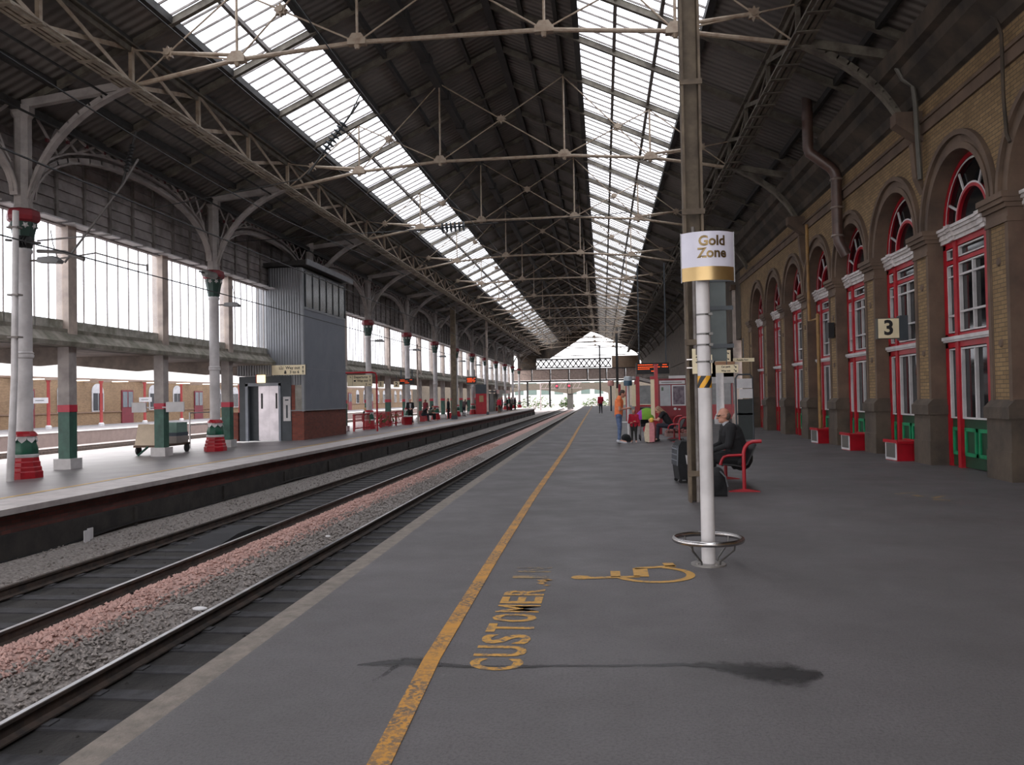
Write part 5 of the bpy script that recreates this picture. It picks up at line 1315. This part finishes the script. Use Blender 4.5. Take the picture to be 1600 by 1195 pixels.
person('traveller in a dark hooded coat seated beside the grey suitcase', 1.7, (-14.0, 65.4, zi), -PI/2, sitting(1.7, .45, lean=.3, head=.5), cloth('slate', (44,48,56)), CB, mat('hair_black', (24,22,22), .7), SHB, 'long', .018, fine=False)
person('woman in a dark red top standing behind the bench across the tracks', 1.72, (-14.55, 66.4, zi), PI-.5, standing(1.72), cloth('maroon', (118,34,46)), CN, mat('hair_black', (0,0,0)), SHB, 'long', .018, fine=False)
person('person sitting behind the red fence across the tracks', 1.68, (-15.0, 50.3, ZL(-15)), -PI/2, sitting(1.68, .45, lean=.2), CB, CN, HBL, SHB, 'long', .018, fine=False)
person('man in a brown coat bent over a luggage trolley across the tracks', 1.75, (-13.6, 79.5, zi), -.3, standing(1.75, lean=.4, head=.5, wrR=(.15,.5,.95), wrL=(-.15,.5,.95), elR=(.2,.3,1.1), elL=(-.2,.3,1.1)), cloth('brown', (84,64,66)), CN, HGR, SHB, 'long', .02, fine=False)
for i, (x, y, r, c, l, tr) in enumerate(((-12.1, 95, .4, cloth('crimson', (150,34,52)), 'person in a dark red top and khaki trousers by the red machine', cloth('khaki', (170,150,116))), (-11.6, 91.5, 2.6, cloth('bright_red', (196,36,62)), 'person in a bright red jacket by the kiosk', CB), (-11.9, 95.5, 2.8, cloth('mixed_grey', (118,112,118)), 'person in grey with a red cap beside the bright red jacket', CB),
    (-12.2, 104, 2., CB, 'dark clothed traveller at the near end of the kiosk crowd', CB), (-12.0, 107, 1., cloth('taupe', (120,108,104)), 'traveller in a taupe top in the kiosk crowd', CB), (-12.3, 109.5, 3., CB, 'dark clothed traveller in the middle of the kiosk crowd', CN), (-12.0, 112, 1.6, cloth('plum', (72,54,66)), 'traveller in a plum top in the kiosk crowd', CB), (-12.3, 114.2, 2.2, CN, 'traveller in navy at the far end of the kiosk crowd', CB))):
    person(l, 1.70+.02*(i % 3), (x, y, ZL(x)), r, standing(1.7), c, tr, (HBR, HGR, HBL)[i % 3], SHB, 'long', .024, fine=False, group='travellers at the kiosk' if i > 2 else None)
# ------------------------------------------------------------------ near platform furniture
def bench(loc, lab, n=2.0, rot=0., open_=False):
    """faces -X; near end at y=0, far end at y=n; local x=0 at the back post"""
    t = thing('platform_bench', lab, 'bench', loc, rot)
    for y in (0, n):
        mb = MB(); mb.tube([(.0,y,.03),(.0,y,.62),(.02,y,.70),(.07,y,.765),(.14,y,.795),(.28,y,.80)], .031, 10); mb.build('end_frame', RED, t, True)
        mb = MB(); mb.tube([(.0,y,.585),(-.24,y,.578),(-.31,y,.555),(-.345,y,.50),(-.36,y,.45)], .022, 8); mb.lathe([(.028,0),(.028,.03)], 10, (-.36,y,.43)); mb.build('armrest', RED, t, True)
        mb = MB(); mb.prism([(-.24,0),(.24,0),(.24,.012),(.05,.045),(-.05,.045),(-.24,.012)], 'Y', y-.045, y+.045); mb.build('foot', RED, t)
    mb = MB(); mb.box(-.02, .02, 0, n, .38, .42); mb.build('cross_bar', RED, t)
    mb = MB(); prof = [(-.34,.42),(-.30,.445),(-.15,.43),(-.02,.40),(.05,.44),(.12,.58),(.20,.76)]
    pr = prof+[(x+.015, z-.022) for x, z in prof[::-1]]; mb.prism(pr, 'Y', .06, n-.06); mb.build('perforated_seat', mat('black_mesh', (28,28,30), .55), t)
    return t
bench((2.20, 13.45, 0), 'red tubular bench with black mesh seat carrying the man in the black coat')
bench((2.46, 27.6, 0), 'red tubular bench with black seat carrying the woman, behind the steel mast')
# tall dark suitcase with tartan front
t = thing('suitcase', 'tall dark suitcase with tartan front standing by the steel mast', 'suitcase', (1.40, 15.0, 0), .12)
DKC = cloth('case_black', (30,31,34), (22,22,24))
mb = MB()
mb.prism([(-.12,.06),(.12,.06),(.14,.1),(.14,.68),(.10,.74),(-.08,.74),(-.13,.66),(-.15,.3)], 'Y', -.24, .24); mb.build('body', DKC, t)
def tartan():
    m = bpy.data.materials.new('tartan'); nt, p = nodes_of(m)
    a = N(nt, 'ShaderNodeTexBrick'); nt.links.new(pos(nt, 'YZ0'), a.inputs['Vector']); a.inputs['Scale'].default_value = 1; a.inputs['Brick Width'].default_value = .12; a.inputs['Row Height'].default_value = .1; a.inputs['Mortar Size'].default_value = .008; a.offset = 0
    a.inputs['Color1'].default_value = (*lin((34,36,40)), 1); a.inputs['Color2'].default_value = (*lin((52,54,60)), 1); a.inputs['Mortar'].default_value = (*lin((120,124,130)), 1)
    nt.links.new(a.outputs['Color'], p.inputs['Base Color']); p.inputs['Roughness'].default_value = .9; return m
mb = MB(); mb.prism([(-.13,.28),(-.17,.32),(-.16,.6),(-.13,.66)], 'Y', -.22, .22); mb.build('front_pocket', tartan(), t)
mb = MB(); mb.tube([(-.02,-.08,.74),(-.02,-.08,.78),(-.02,.08,.78),(-.02,.08,.74)], .012, 6); mb.build('handle', BLACK, t, True)
for x in (-.1, .1):
    for y in (-.19, .19): mb = MB(); mb.lathe([(.035,-.015),(.035,.015)], 10, M=Matrix.Translation((x, y, .035)) @ Matrix.Rotation(PI/2, 4, 'X')); mb.box(x-.02, x+.02, y-.02, y+.02, .04, .08); mb.build('wheel', BLACK, t)
mb = MB(); mb.prism([(-.02,.50),(.02,.49),(.04,.36),(.10,.30),(.09,.27),(.0,.34)], 'Y', -.262, -.256); mb.build('white_tag', SIGNW, t)
# dark backpack at his feet
t = thing('holdall', 'black soft bag on the floor between the white post and the bench', 'bag', (1.70, 12.98, 0))
mb = MB(); mb.ball((0,0,.20), (.17,.17,.20), 14, 10); mb.ball((.02,.05,.30), (.12,.13,.14), 12, 8); mb.box(-.15,.15,-.13,.13,.0,.2); remesh(mb, .015, DKC, 'body', t)
mb = MB(); mb.tube([(.05,-.1,.38),(.12,-.18,.3),(.15,-.17,.15)], .012, 6); mb.build('strap', mat('strap_grey', (92,94,98), .8), t)
# push chair with green and blue hood
t = thing('pushchair', 'pushchair with green and purple blue hood beside the blond child', 'pushchair', (1.50, 29.0, 0))
def dome(p0, p1, m, name):
    mb = MB(); n = 6; vs = []
    for i in range(n+1):
        for j in range(9):
            th = PI*.98-PI*.9*j/8; ph = p0+(p1-p0)*i/n; vs.append((.42*math.cos(ph), -.1+.40*math.sin(ph)*math.cos(th), .70+.42*math.sin(ph)*math.sin(th)))
    mb.add(vs, [(i*9+j, i*9+j+1, (i+1)*9+j+1, (i+1)*9+j) for i in range(n) for j in range(8)]); mb.build(name, m, t, True)
dome(.02, PI*.3, cloth('hood_navy', (44,46,92)), 'hood_right'); dome(PI*.3, PI*.66, cloth('hood_green', (112,156,50)), 'hood_middle'); dome(PI*.66, PI*.8, cloth('hood_purple', (150,50,150)), 'hood_stripe'); dome(PI*.8, PI*.99, cloth('hood_blue', (66,84,180)), 'hood_left')
mb = MB(); mb.prism([(-.3,.5),(.25,.45),(.3,.75),(.2,.75),(.15,.55),(-.3,.56)], 'X', -.22, .22); mb.build('seat', cloth('seat_dark', (38,38,44)), t)
mb = MB(); mb.ball((0,-.32,.38), (.17,.12,.16), 12, 8); mb.build('red_footmuff', REDC, t, True)
mb = MB()
for s in (-1, 1): mb.tube([(s*.25,-.42,.1),(s*.24,-.1,.5),(s*.22,.45,1.0)], .014, 6); mb.tube([(s*.25,.35,.1),(s*.24,-.1,.5)], .014, 6)
mb.tube([(-.22,.45,1.0),(.22,.45,1.0)], .018, 6); mb.build('frame', GREYI, t, True)
for s in (-1, 1):
    for y in (-.42, .35): mb = MB(); mb.lathe([(.09,-.02),(.095,0),(.09,.02)], 14, M=Matrix.Translation((s*.27, y, .095)) @ Matrix.Rotation(PI/2, 4, 'Y')); mb.build('wheel', BLACK, t, True)
mb = MB(); mb.ball((.10,-.42,.68), (.085,.085,.095), 10, 8); mb.cap((.10,-.40,.58),(.08,-.3,.42),.08,.10); o = remesh(mb, .012, SKIN, 'infant', t)
mb = MB(); mb.ball((.10,-.40,.71), (.09,.088,.085), 10, 8); mb.build('infant_hat', SIGNW, t, True); mb = MB(); mb.cap((.10,-.40,.55),(.08,-.3,.40),.09,.11); remesh(mb, .012, cloth('pale_blue', (170,186,196)), 'infant_top', t)
# pink and white wheeled bag with a yellow knob
t = thing('wheeled_bag', 'pink and cream wheeled bag with a yellow knob in front of the pushchair', 'bag', (1.50, 27.3, 0), -.2)
mb = MB(); mb.prism([(-.16,.04),(-.01,.02),(-.01,.66),(-.12,.64),(-.19,.3)], 'Y', -.14, .14); mb.build('cream_half', cloth('cream', (206,190,166)), t)
mb = MB(); mb.prism([(-.01,.02),(.15,.04),(.16,.5),(.12,.66),(-.01,.67)], 'Y', -.15, .15); mb.build('pink_half', cloth('pink', (200,130,134)), t)
mb = MB(); mb.ball((.05,0,.74), (.075,.075,.085), 12, 8); mb.build('yellow_knob', cloth('yellow', (226,186,84)), t, True)
for x in (-.1, .1): mb = MB(); mb.lathe([(.03,-.01),(.03,.01)], 10, M=Matrix.Translation((x, -.1, .03)) @ Matrix.Rotation(PI/2, 4, 'X')); mb.build('wheel', BLACK, t)
mb = MB(); mb.ball((.62,27.95,.14), (.16,.14,.13), 10, 8); mb.cap((.66,27.9,.2),(.8,27.9,.06),.06,.04); mb.box(.5,.8,27.85,28.05,.0,.1)
t = thing('rucksack', 'small black rucksack dropped behind the man in orange', 'bag', (.72, 28.0, 0)); mb.v = [(v[0]-.62, v[1]-27.95, v[2]) for v in mb.v]; remesh(mb, .014, DKC, 'body', t)
# red posts, poster board, notices
t = thing('red_post', 'tall red post with pale notice strip beside the seated woman', 'post', (1.80, 28.6, 0)); 
mb = MB(); mb.box(-.06, .06, -.06, .06, 0, 2.62); mb.build('shaft', RED, t)
mb = MB(); mb.box(-.19, -.06, -.03, .03, .75, 2.1); mb.build('notice_strip', SIGNC, t)
mb = MB(); mb.box(-.2, -.06, -.05, .05, 0, .74); mb.box(-.2, -.06, -.05, .05, 2.1, 2.2); mb.build('lower_case', RED, t)
t = thing('poster_case', 'red framed poster case with map and dark poster behind the seated woman', 'notice board', (2.78, 33, 0))
mb = MB(); mb.box(-.62, .62, 0, .15, .72, 2.2); mb.box(.5, .62, -.02, .17, 0, 2.2); mb.box(-.62, -.5, -.02, .17, 0, .72); mb.build('case', DRED, t)
mb = MB(); mb.box(-.58, .42, -.012, 0, 1.98, 2.12); mb.build('header', SIGNW, t)
mb = MB(); mb.box(-.56, -.14, -.012, 0, 1.12, 1.94); mb.build('notice_sheet', mat('notice_grey', (178,178,182), .5), t)
mb = MB(); mb.box(-.10, .44, -.012, 0, 1.12, 1.94); mb.build('poster_border', SIGNW, t)
mb = MB(); mb.box(-.05, .39, -.02, -.012, 1.17, 1.89); mb.build('poster', mat('dark_poster', (74,60,74), .5, c2=(128,116,124), scale=5), t)
mb = MB(); mb.box(-.5, -.42, -.016, -.012, 1.72, 1.86); mb.build('emblem', mat('dull_green', (84,104,84), .6), t)
mb = MB(); mb.box(-.5, .3, -.016, -.012, 2.03, 2.06); mb.build('heading_line', mat('board_grey', (0,0,0)), t)
mb = MB(); mb.ball((.02,-.01,1.0), (.06,.01,.05), 10, 6); mb.ball((.18,-.01,.98), (.05,.01,.03), 10, 6); mb.build('small_emblem', SIGNW, t)
t = thing('plant_bed', 'bed of reddish plants in front of the poster case', 'planter', (2.9, 31.6, 0)); mb = MB(); mb.box(-.6, .6, -.5, .5, 0, .12); mb.build('kerb', mat('kerb_pink', (140,110,104), .9), t)
mb = MB(); R_ = random.Random(3)
for i in range(90): a = (R_.uniform(-.55,.55), R_.uniform(-.45,.45), .12+R_.uniform(0,.12)); mb.ball(a, (.06,.06,.04), 6, 4)
mb.build('plants', mat('plant_red', (148,92,88), .9, c2=(110,84,76), scale=9), t)
mb = MB(); mb.box(2.58, 3.27, 33.05, 33.1, 2.2, 2.31); single(mb, 'notice_bar', SIGNW, 'long white notice bar above the poster case', 'sign', (2.9, 33.05, 2.2))
# departures board on red posts
led = led_board('departure_board', 'wide black departure board with orange text above the red posts', (2.5, 42, 2.62), 1.62, .56, ((.82,((.04,.5),(.55,.66),(.8,.94))),(.62,((.04,.72),(.78,.96))),(.45,((.04,.4),)),(.25,((.45,.62),))), False)
mb = MB(); mb.box(-.85, .85, .02, .2, -.14, -.08); mb.box(-.85, -.81, .02, .2, -.14, .56); mb.box(.81, .85, .02, .2, -.14, .56); mb.build('frame', GREYI, led)
mb = MB(); mb.box(-.7, -.64, .1, .16, .56, 5.6); mb.box(.64, .7, .1, .16, .56, 5.6); mb.build('hanger', DKGREY, led)
for k, (x, y, h, l) in enumerate(((1.72, 42, 2.5, 'red shelter post under the wide departure board'), (1.42, 50, 2.4, 'farther red shelter post left of the departure board'), (1.2, 62, 2.4, 'farthest red shelter post beside the white speaker post'))):
    t = thing('red_post', l, 'post', (x, y, 0)); mb = MB(); mb.box(-.09, .09, -.09, .09, 0, h); mb.build('shaft', RED, t); mb = MB(); mb.box(-.3, -.1, -.03, .03, 1.0, 2.1); mb.build('side_notice', SIGNC, t)
t = thing('shelter', 'glazed waiting shelter with red frame behind the red posts', 'shelter', (2.5, 47, 0))
mb = MB(); mb.box(-.7, .75, 0, .06, 1.05, 2.1); mb.build('notice_panel', mat('shelter_grey', (150,150,150), .5, c2=(120,122,122)), t)
mb = MB(); mb.prism([(-.8,2.5),(.6,2.15),(.6,2.3),(-.8,2.65)], 'Y', -.1, 3); mb.build('roof', mat('pale_roof', (176,168,164), .5), t)
mb = MB(); mb.box(-.75, -.68, 0, .1, 0, 2.4); mb.box(.7, .78, 0, .1, 0, 2.4); mb.box(-.7, .75, 0, .1, .9, 1.0); mb.build('frame', RED, t)
mb = MB(); mb.box(-.6, .7, .4, 1.2, 0, .85); mb.build('counter', mat('dark_counter', (56,60,58), .6, c2=(96,92,88), scale=6), t)
t = thing('white_help_post', 'slim white post with blue grey cap beyond the man in orange', 'post', (.93, 31.5, 0)); mb = MB(); mb.lathe([(.055,0),(.055,1.95)], 12); mb.build('shaft', WHITE, t, True)
mb = MB(); mb.lathe([(.15,1.93),(.16,1.98),(.16,2.12)], 16); mb.build('blue_cap', mat('cap_blue', (62,92,112), .4), t, True); mb = MB(); mb.lathe([(.16,2.12),(.155,2.26),(.1,2.28)], 16); mb.build('grey_cap', mat('cap_grey', (178,186,192), .4), t, True)
mb = MB(); mb.tube([(.3*math.cos(a), .3*math.sin(a), .55) for a in [2*PI*k/24 for k in range(24)]], .02, 6, closed=True); mb.build('hoop', SIGNW, t, True)
t = thing('round_signal', 'round pink topped sign on a dark post far along the near platform', 'sign', (.75, 84, 0)); mb = MB(); mb.lathe([(.08,0),(.08,2.6)], 8); mb.build('shaft', DKGREY, t); mb = MB(); mb.lathe([(.3,2.55),(.34,2.75),(.3,3.05),(.1,3.1)], 14); mb.build('lamp_head', mat('pink_lamp', (236,170,160), .4), t, True)
# hall furniture by the doors
t = thing('notice_easel', 'dark easel carrying two white notice boards before the arched doors', 'notice board', (4.0, 24, 0))
mb = MB(); mb.box(-.22, .2, -.03, 0, 1.71, 1.98); mb.build('upper_board', SIGNW, t); mb = MB(); mb.box(-.16, .21, -.03, 0, 1.42, 1.69); mb.build('lower_board', SIGNW, t)
mb = MB(); mb.tube([(-.25,.02,0),(-.25,.02,2.0),(-.18,.02,2.1),(.15,.02,2.1),(.22,.02,2.0),(.22,.02,0)], .025, 6); mb.box(-.24, .22, .0, .03, .95, 1.0); mb.build('frame', DKGREY, t)
mb = MB(); mb.box(-.2, .2, .0, .04, .25, 1.4); mb.build('dark_panel', mat('easel_dark', (44,50,50), .6), t)
def cream_sign(loc, w, h, lines, lab, arr=None, dark=False, white=False):
    t = thing('direction_sign', lab, 'sign', loc); mb = MB(); mb.box(-w/2, w/2, -.02, .02, 0, h); mb.build('sign_board', SIGNW if white else SIGNC, t)
    n = len(lines)
    for i, s in enumerate(lines): text(s, min(.115, h/n*.62), INK, t, (-.03, -.024, h*(n-i-.5)/n), FACE_CAM)
    if arr:
        for i in range(n): mb = MB(); arrow(mb, w/2-.07, h*(n-i-.5)/n, .09, arr, -.023); mb.build('arrow', INK, t)
    mb = MB(); mb.box(-.01, .01, .02, .04, h-.02, h+.5); mb.build('hanger', DKGREY, t)
    return t
cream_sign((2.93, 20, 2.06), .52, .19, ['Car park', 'Way out'], 'cream sign reading Car park and Way out beside the white post', -2.3)
cream_sign((3.0, 21, 2.36), .34, .29, ['4  6  4', ''], 'small cream sign with figures 4 6 4 above the Car park sign', -2.3)
cream_sign((3.52, 21.2, 2.36), .52, .09, ['Penalty Fare'], 'narrow yellow cream sign reading Penalty Fare by the pale column')
mb = MB(); mb.box(2.69, 3.16, 20.3, 20.34, 2.26, 2.34); single(mb, 'sign_rail', mat('sign_brown', (150,112,84), .6), 'brown and cream rail above the Car park sign', 'sign', (2.9, 20.3, 2.26))
for k, (x, y, r, m, l) in enumerate(((6.0, 43.5, .2, WHITE, 'white column with dark green capital seen beyond the cream signs'), (6.95, 43.6, .23, PCREAM, 'cream column beyond the last arched doorway'))):
    t = thing('iron_column', l, 'column', (x, y, 0))
    mb = MB(); mb.lathe([(r*1.6,0),(r*1.6,.3),(r*1.2,.5),(r,.55),(r,4.7 if k == 0 else 6.9)], 14); mb.build('shaft', m, t, True)
    if k == 0:
        mb = MB(); mb.lathe([(.2,4.7),(.24,4.9),(.34,5.3),(.34,5.5)], 10); mb.build('capital', mat('dark_green_iron', (0,0,0)), t); mb = MB(); mb.lathe([(.34,5.5),(.4,5.55),(.36,5.7)], 10); mb.build('capital_rim', DRED, t)
        mb = MB(); mb.lathe([(.2,5.7),(.19,8.4)], 8); mb.build('upper_shaft', OLIVE, t)
    else: mb = MB(); mb.box(-.32, .32, -.32, .32, 6.9, 7.15); mb.build('capital', STONE, t)
t = thing('shop_front', 'red framed kiosk front in the concourse beyond the white column', 'kiosk', (7.2, 52, 0))
mb = MB(); mb.box(-2.2, 2.2, 0, 3, 0, .9); mb.build('counter', RED, t); mb = MB(); mb.box(-2.2, 2.2, .1, 3, .9, 2.2); mb.build('windows', mat('shop_glass', (60,62,66), .15, c2=(96,96,98), scale=1.5), t)
mb = MB(); mb.box(-2.3, 2.3, -.1, 3, 2.2, 2.6); mb.build('fascia', SIGNW, t)
mb = MB()
for x in (-2.2, -.75, .7, 2.15): mb.box(x-.05, x+.05, -.03, .1, 0, 2.2)
mb.build('frame', RED, t)
t = thing('red_kiosk', 'red counter unit behind the head of the seated man', 'kiosk', (3.3, 36.5, 0)); mb = MB(); mb.box(-.45, .5, 0, 1, .15, 1.05); mb.build('body', DRED, t); mb = MB(); mb.box(-.48, .53, -.04, 1.04, 1.05, 1.12); mb.build('top', mat('kiosk_top', (190,168,150), .5), t); mb = MB(); mb.box(-.4, .45, .05, .95, 0, .15); mb.build('kickboard', BLACK, t)

# ------------------------------------------------------------------ overhead wires and insulators
def wire(pts, lab, r=.012, m=None, cat='wire', name='overhead_wire'):
    mb = MB(); mb.tube(pts, r, 5); c = pts[0]; return single(mb, name, m or BLACK, lab, cat, c)
wire([(-7.3, y, 4.75+.0*y) for y in (0, 150)], 'black contact wire above the far track', .014)
wire([(-7.3, y, 6.0+.25*math.cos(y*.2)) for y in range(0, 151, 3)], 'sagging black wire above the contact wire of the far track', .012)
wire([(-3.9, y, 6.9+.25*math.cos(y*.2)) for y in range(-2, 151, 3)], 'sagging black wire above the near track', .010)
wire([(-11.4, y, 4.85) for y in (0, 145)], 'black cable strung along the island platform across the lift tower', .016)
wire([(-11.95, y, 9.15) for y in (0, 148)], 'black cable strung below the cream lattice girder', .03)
wire([(-9.9, y, 10.35) for y in (0, 148)], 'black cable strung under the roof sheeting beside the roof light', .018)
wire([(-13.3, y, 8.45) for y in (0, 148)], 'black cable strung below the roof beside the columns', .03)
def insulator(a, b, n, lab, r=.11, col=None, ext=.5):
    a, b = Vector(a), Vector(b); d = (b-a); L = d.length; d.normalize(); z = d; x = z.orthogonal().normalized(); y = z.cross(x); M = Matrix((x, y, z)).transposed().to_4x4(); M.translation = a
    t = thing('insulator', lab, 'insulator', a); mb = MB(); mb.tube([a-d*ext, a, b, b+d*ext], .03, 8); mb.build('rod', DARKI, t, True, world=True)
    mb = MB()
    for i in range(n): z0 = L*(i+.5)/n; mb.lathe([(.04,z0-.05),(r,z0-.01),(r*.9,z0+.02),(.04,z0+.04)], 12, M=M)
    mb.build('shed_discs', col or DKGREY, t, True, world=True); return t
insulator((-7.6, 24, 9.95), (-8.3, 24, 9.05), 8, 'dark ribbed insulator slung obliquely below the roof light', .16, ext=.75)
insulator((-5.9, 30, 7.9), (-4.95, 30, 7.95), 6, 'dark ribbed insulator lying level across the roof light farther along', .2, ext=1.2)
wire([(-14, 30, 7.7), (-5.9, 30, 7.9)], 'span wire from the columns to the level insulator', .015); wire([(-4.9, 30, 7.95), (1.2, 30.0, 8.2)], 'span wire from the level insulator towards the near platform', .015)
wire([(-8.4, 24, 8.9), (-9.0, 24, 8.3), (-13.9, 24, 7.6)], 'span wire from the oblique insulator to the columns', .015); wire([(-7.5, 24, 10.05), (-7.1, 24, 10.8)], 'short hanger above the oblique insulator', .02)
insulator((-13.9, 27.5, 6.15), (-13.9, 28.4, 6.15), 6, 'pale ribbed insulator beside the second island platform column', .13, mat('grey_porcelain', (128,126,124), .3), .3)
insulator((-12.2, 20.0, 7.6), (-12.0, 20.0, 8.3), 8, 'thin black insulator hanging under the cream lattice girder', .07, BLACK, .35)
insulator((-14.0, 18.3, 5.55), (-13.6, 18.3, 5.5), 5, 'chunky black insulator strapped to the nearest island platform column', .15, BLACK, .25)
t = thing('registration_arm', 'grey tubular catenary arm reaching from the nearest island platform column', 'catenary arm', (-13.5, 18.4, 5.5))
AR = mat('arm_grey', (110,106,104), .5, .3)
mb = MB(); mb.tube([(-13.5,18.4,5.55),(-12.5,18.4,5.6),(-11.6,18.4,5.62)], .02, 6); mb.build('upper_tube', AR, t, True, world=True)
mb = MB(); mb.tube([(-13.5,18.4,5.3),(-12.8,18.4,5.25),(-12.3,18.4,5.05)], .045, 8); mb.build('thick_tube', AR, t, True, world=True)
mb = MB(); mb.tube([(-12.8,18.4,5.0),(-12.3,18.4,5.6),(-11.3,18.4,6.8),(-10.9,18.4,7.4)], .025, 6); mb.build('diagonal_tube', AR, t, True, world=True)
mb = MB(); mb.tube([(-12.9,18.4,5.1),(-12.0,18.4,5.2),(-11.0,18.4,4.9),(-10.7,18.4,4.85)], .018, 6); mb.tube([(-10.7,18.4,4.88),(-10.7,18.4,4.72)], .03, 6); mb.build('steady_arm', AR, t, True, world=True)
for k, z in enumerate((9.0, 10.4, 11.4, 12.2)): 
    mb = MB(); mb.tube([(-11+k*1.9, 152, z), (6.4-k*1.6, 152, z+.1)], .07, 5)
    single(mb, 'span_wire', BLACK, ('lowest', 'second', 'third', 'highest')[k]+' span wire across the open far end of the hall', 'wire', (-3, 152, z))
for k, (x, z) in enumerate(((-6.6, 10.4), (-5.4, 9.0), (-2.6, 11.4), (-1.4, 10.4), (2.2, 10.4), (3.6, 9.05))):
    insulator((x, 151.9, z), (x+.5, 151.9, z), 3, 'small black insulator on the span wires at the far end, %s from the tracks side' % ORD[k], .16, BLACK, .15)
t = thing('steel_mast', 'tall dark steel mast rising through the far end of the near platform', 'mast', (2.0, 118, 0)); mb = MB(); mb.box(-.18, .18, -.18, .18, 0, 14.5); mb.build('shaft', DARKI, t)
t = thing('steel_mast', 'shorter dark steel mast beside the footbridge lattice', 'mast', (-.5, 135, -1)); mb = MB(); mb.box(-.12, .12, -.12, .12, 0, 10.6); mb.build('shaft', DARKI, t); mb = MB(); mb.box(-.3, .2, -.1, .1, 10.6, 10.8); mb.build('cap', DARKI, t)

# ------------------------------------------------------------------ light and camera
w = bpy.data.worlds.new('overcast'); SC.world = w; w.use_nodes = True; nt = w.node_tree
bg = nt.nodes['Background']; tc = N(nt, 'ShaderNodeTexCoord'); sx = N(nt, 'ShaderNodeSeparateXYZ'); nt.links.new(tc.outputs['Generated'], sx.inputs[0])
mr = N(nt, 'ShaderNodeMapRange'); nt.links.new(sx.outputs[2], mr.inputs[0]); mr.inputs[1].default_value = -.05; mr.inputs[2].default_value = .9; mr.inputs[3].default_value = .75; mr.inputs[4].default_value = 1.2
mm = mixc(nt, 1., (1., .972, .985), mr.outputs[0], 'MULTIPLY'); nt.links.new(mm, bg.inputs[0]); bg.inputs[1].default_value = 6.0
w.cycles.sampling_method = 'AUTOMATIC'
su = bpy.data.lights.new('soft_sun', 'SUN'); su.energy = 1.5; su.angle = .9; so = bpy.data.objects.new('soft_sun', su); COL.objects.link(so); so.rotation_euler = (.5, -.35, 0)
cam = bpy.data.cameras.new('camera'); co = bpy.data.objects.new('camera', cam); COL.objects.link(co); SC.camera = co
cam.sensor_fit = 'HORIZONTAL'; cam.sensor_width = 36; cam.lens = 1285/1600*36; cam.clip_end = 1000; cam.clip_start = .05
f = 1285.; d = Vector(((943-800)/f, (618-597.5)/f, 1)).normalized(); up = Vector((-.02, -1, 0)); up = (up-d*up.dot(d)).normalized(); x = d.cross(up)
# rows of the rotation: world axes written in camera coordinates (x right, y down, z forward)
Rm = Matrix((x, d, up))            # rows: X, Y, Z of the world in camera coordinates
right = Vector((x[0], d[0], up[0])); down = Vector((x[1], d[1], up[1])); fwd = Vector((x[2], d[2], up[2]))
M = Matrix((right, -down, -fwd)).transposed().to_4x4(); M.translation = (0, 0, 1.57); co.matrix_world = M
SC.view_settings.view_transform = 'Standard'; SC.view_settings.look = 'None'; SC.view_settings.gamma = 1; SC.view_settings.exposure = -.6; SC.view_settings.use_curve_mapping = False
SC.cycles.max_bounces = 8; SC.cycles.diffuse_bounces = 5; SC.cycles.transparent_max_bounces = 16; SC.cycles.glossy_bounces = 3; SC.cycles.caustics_reflective = False; SC.cycles.caustics_refractive = False
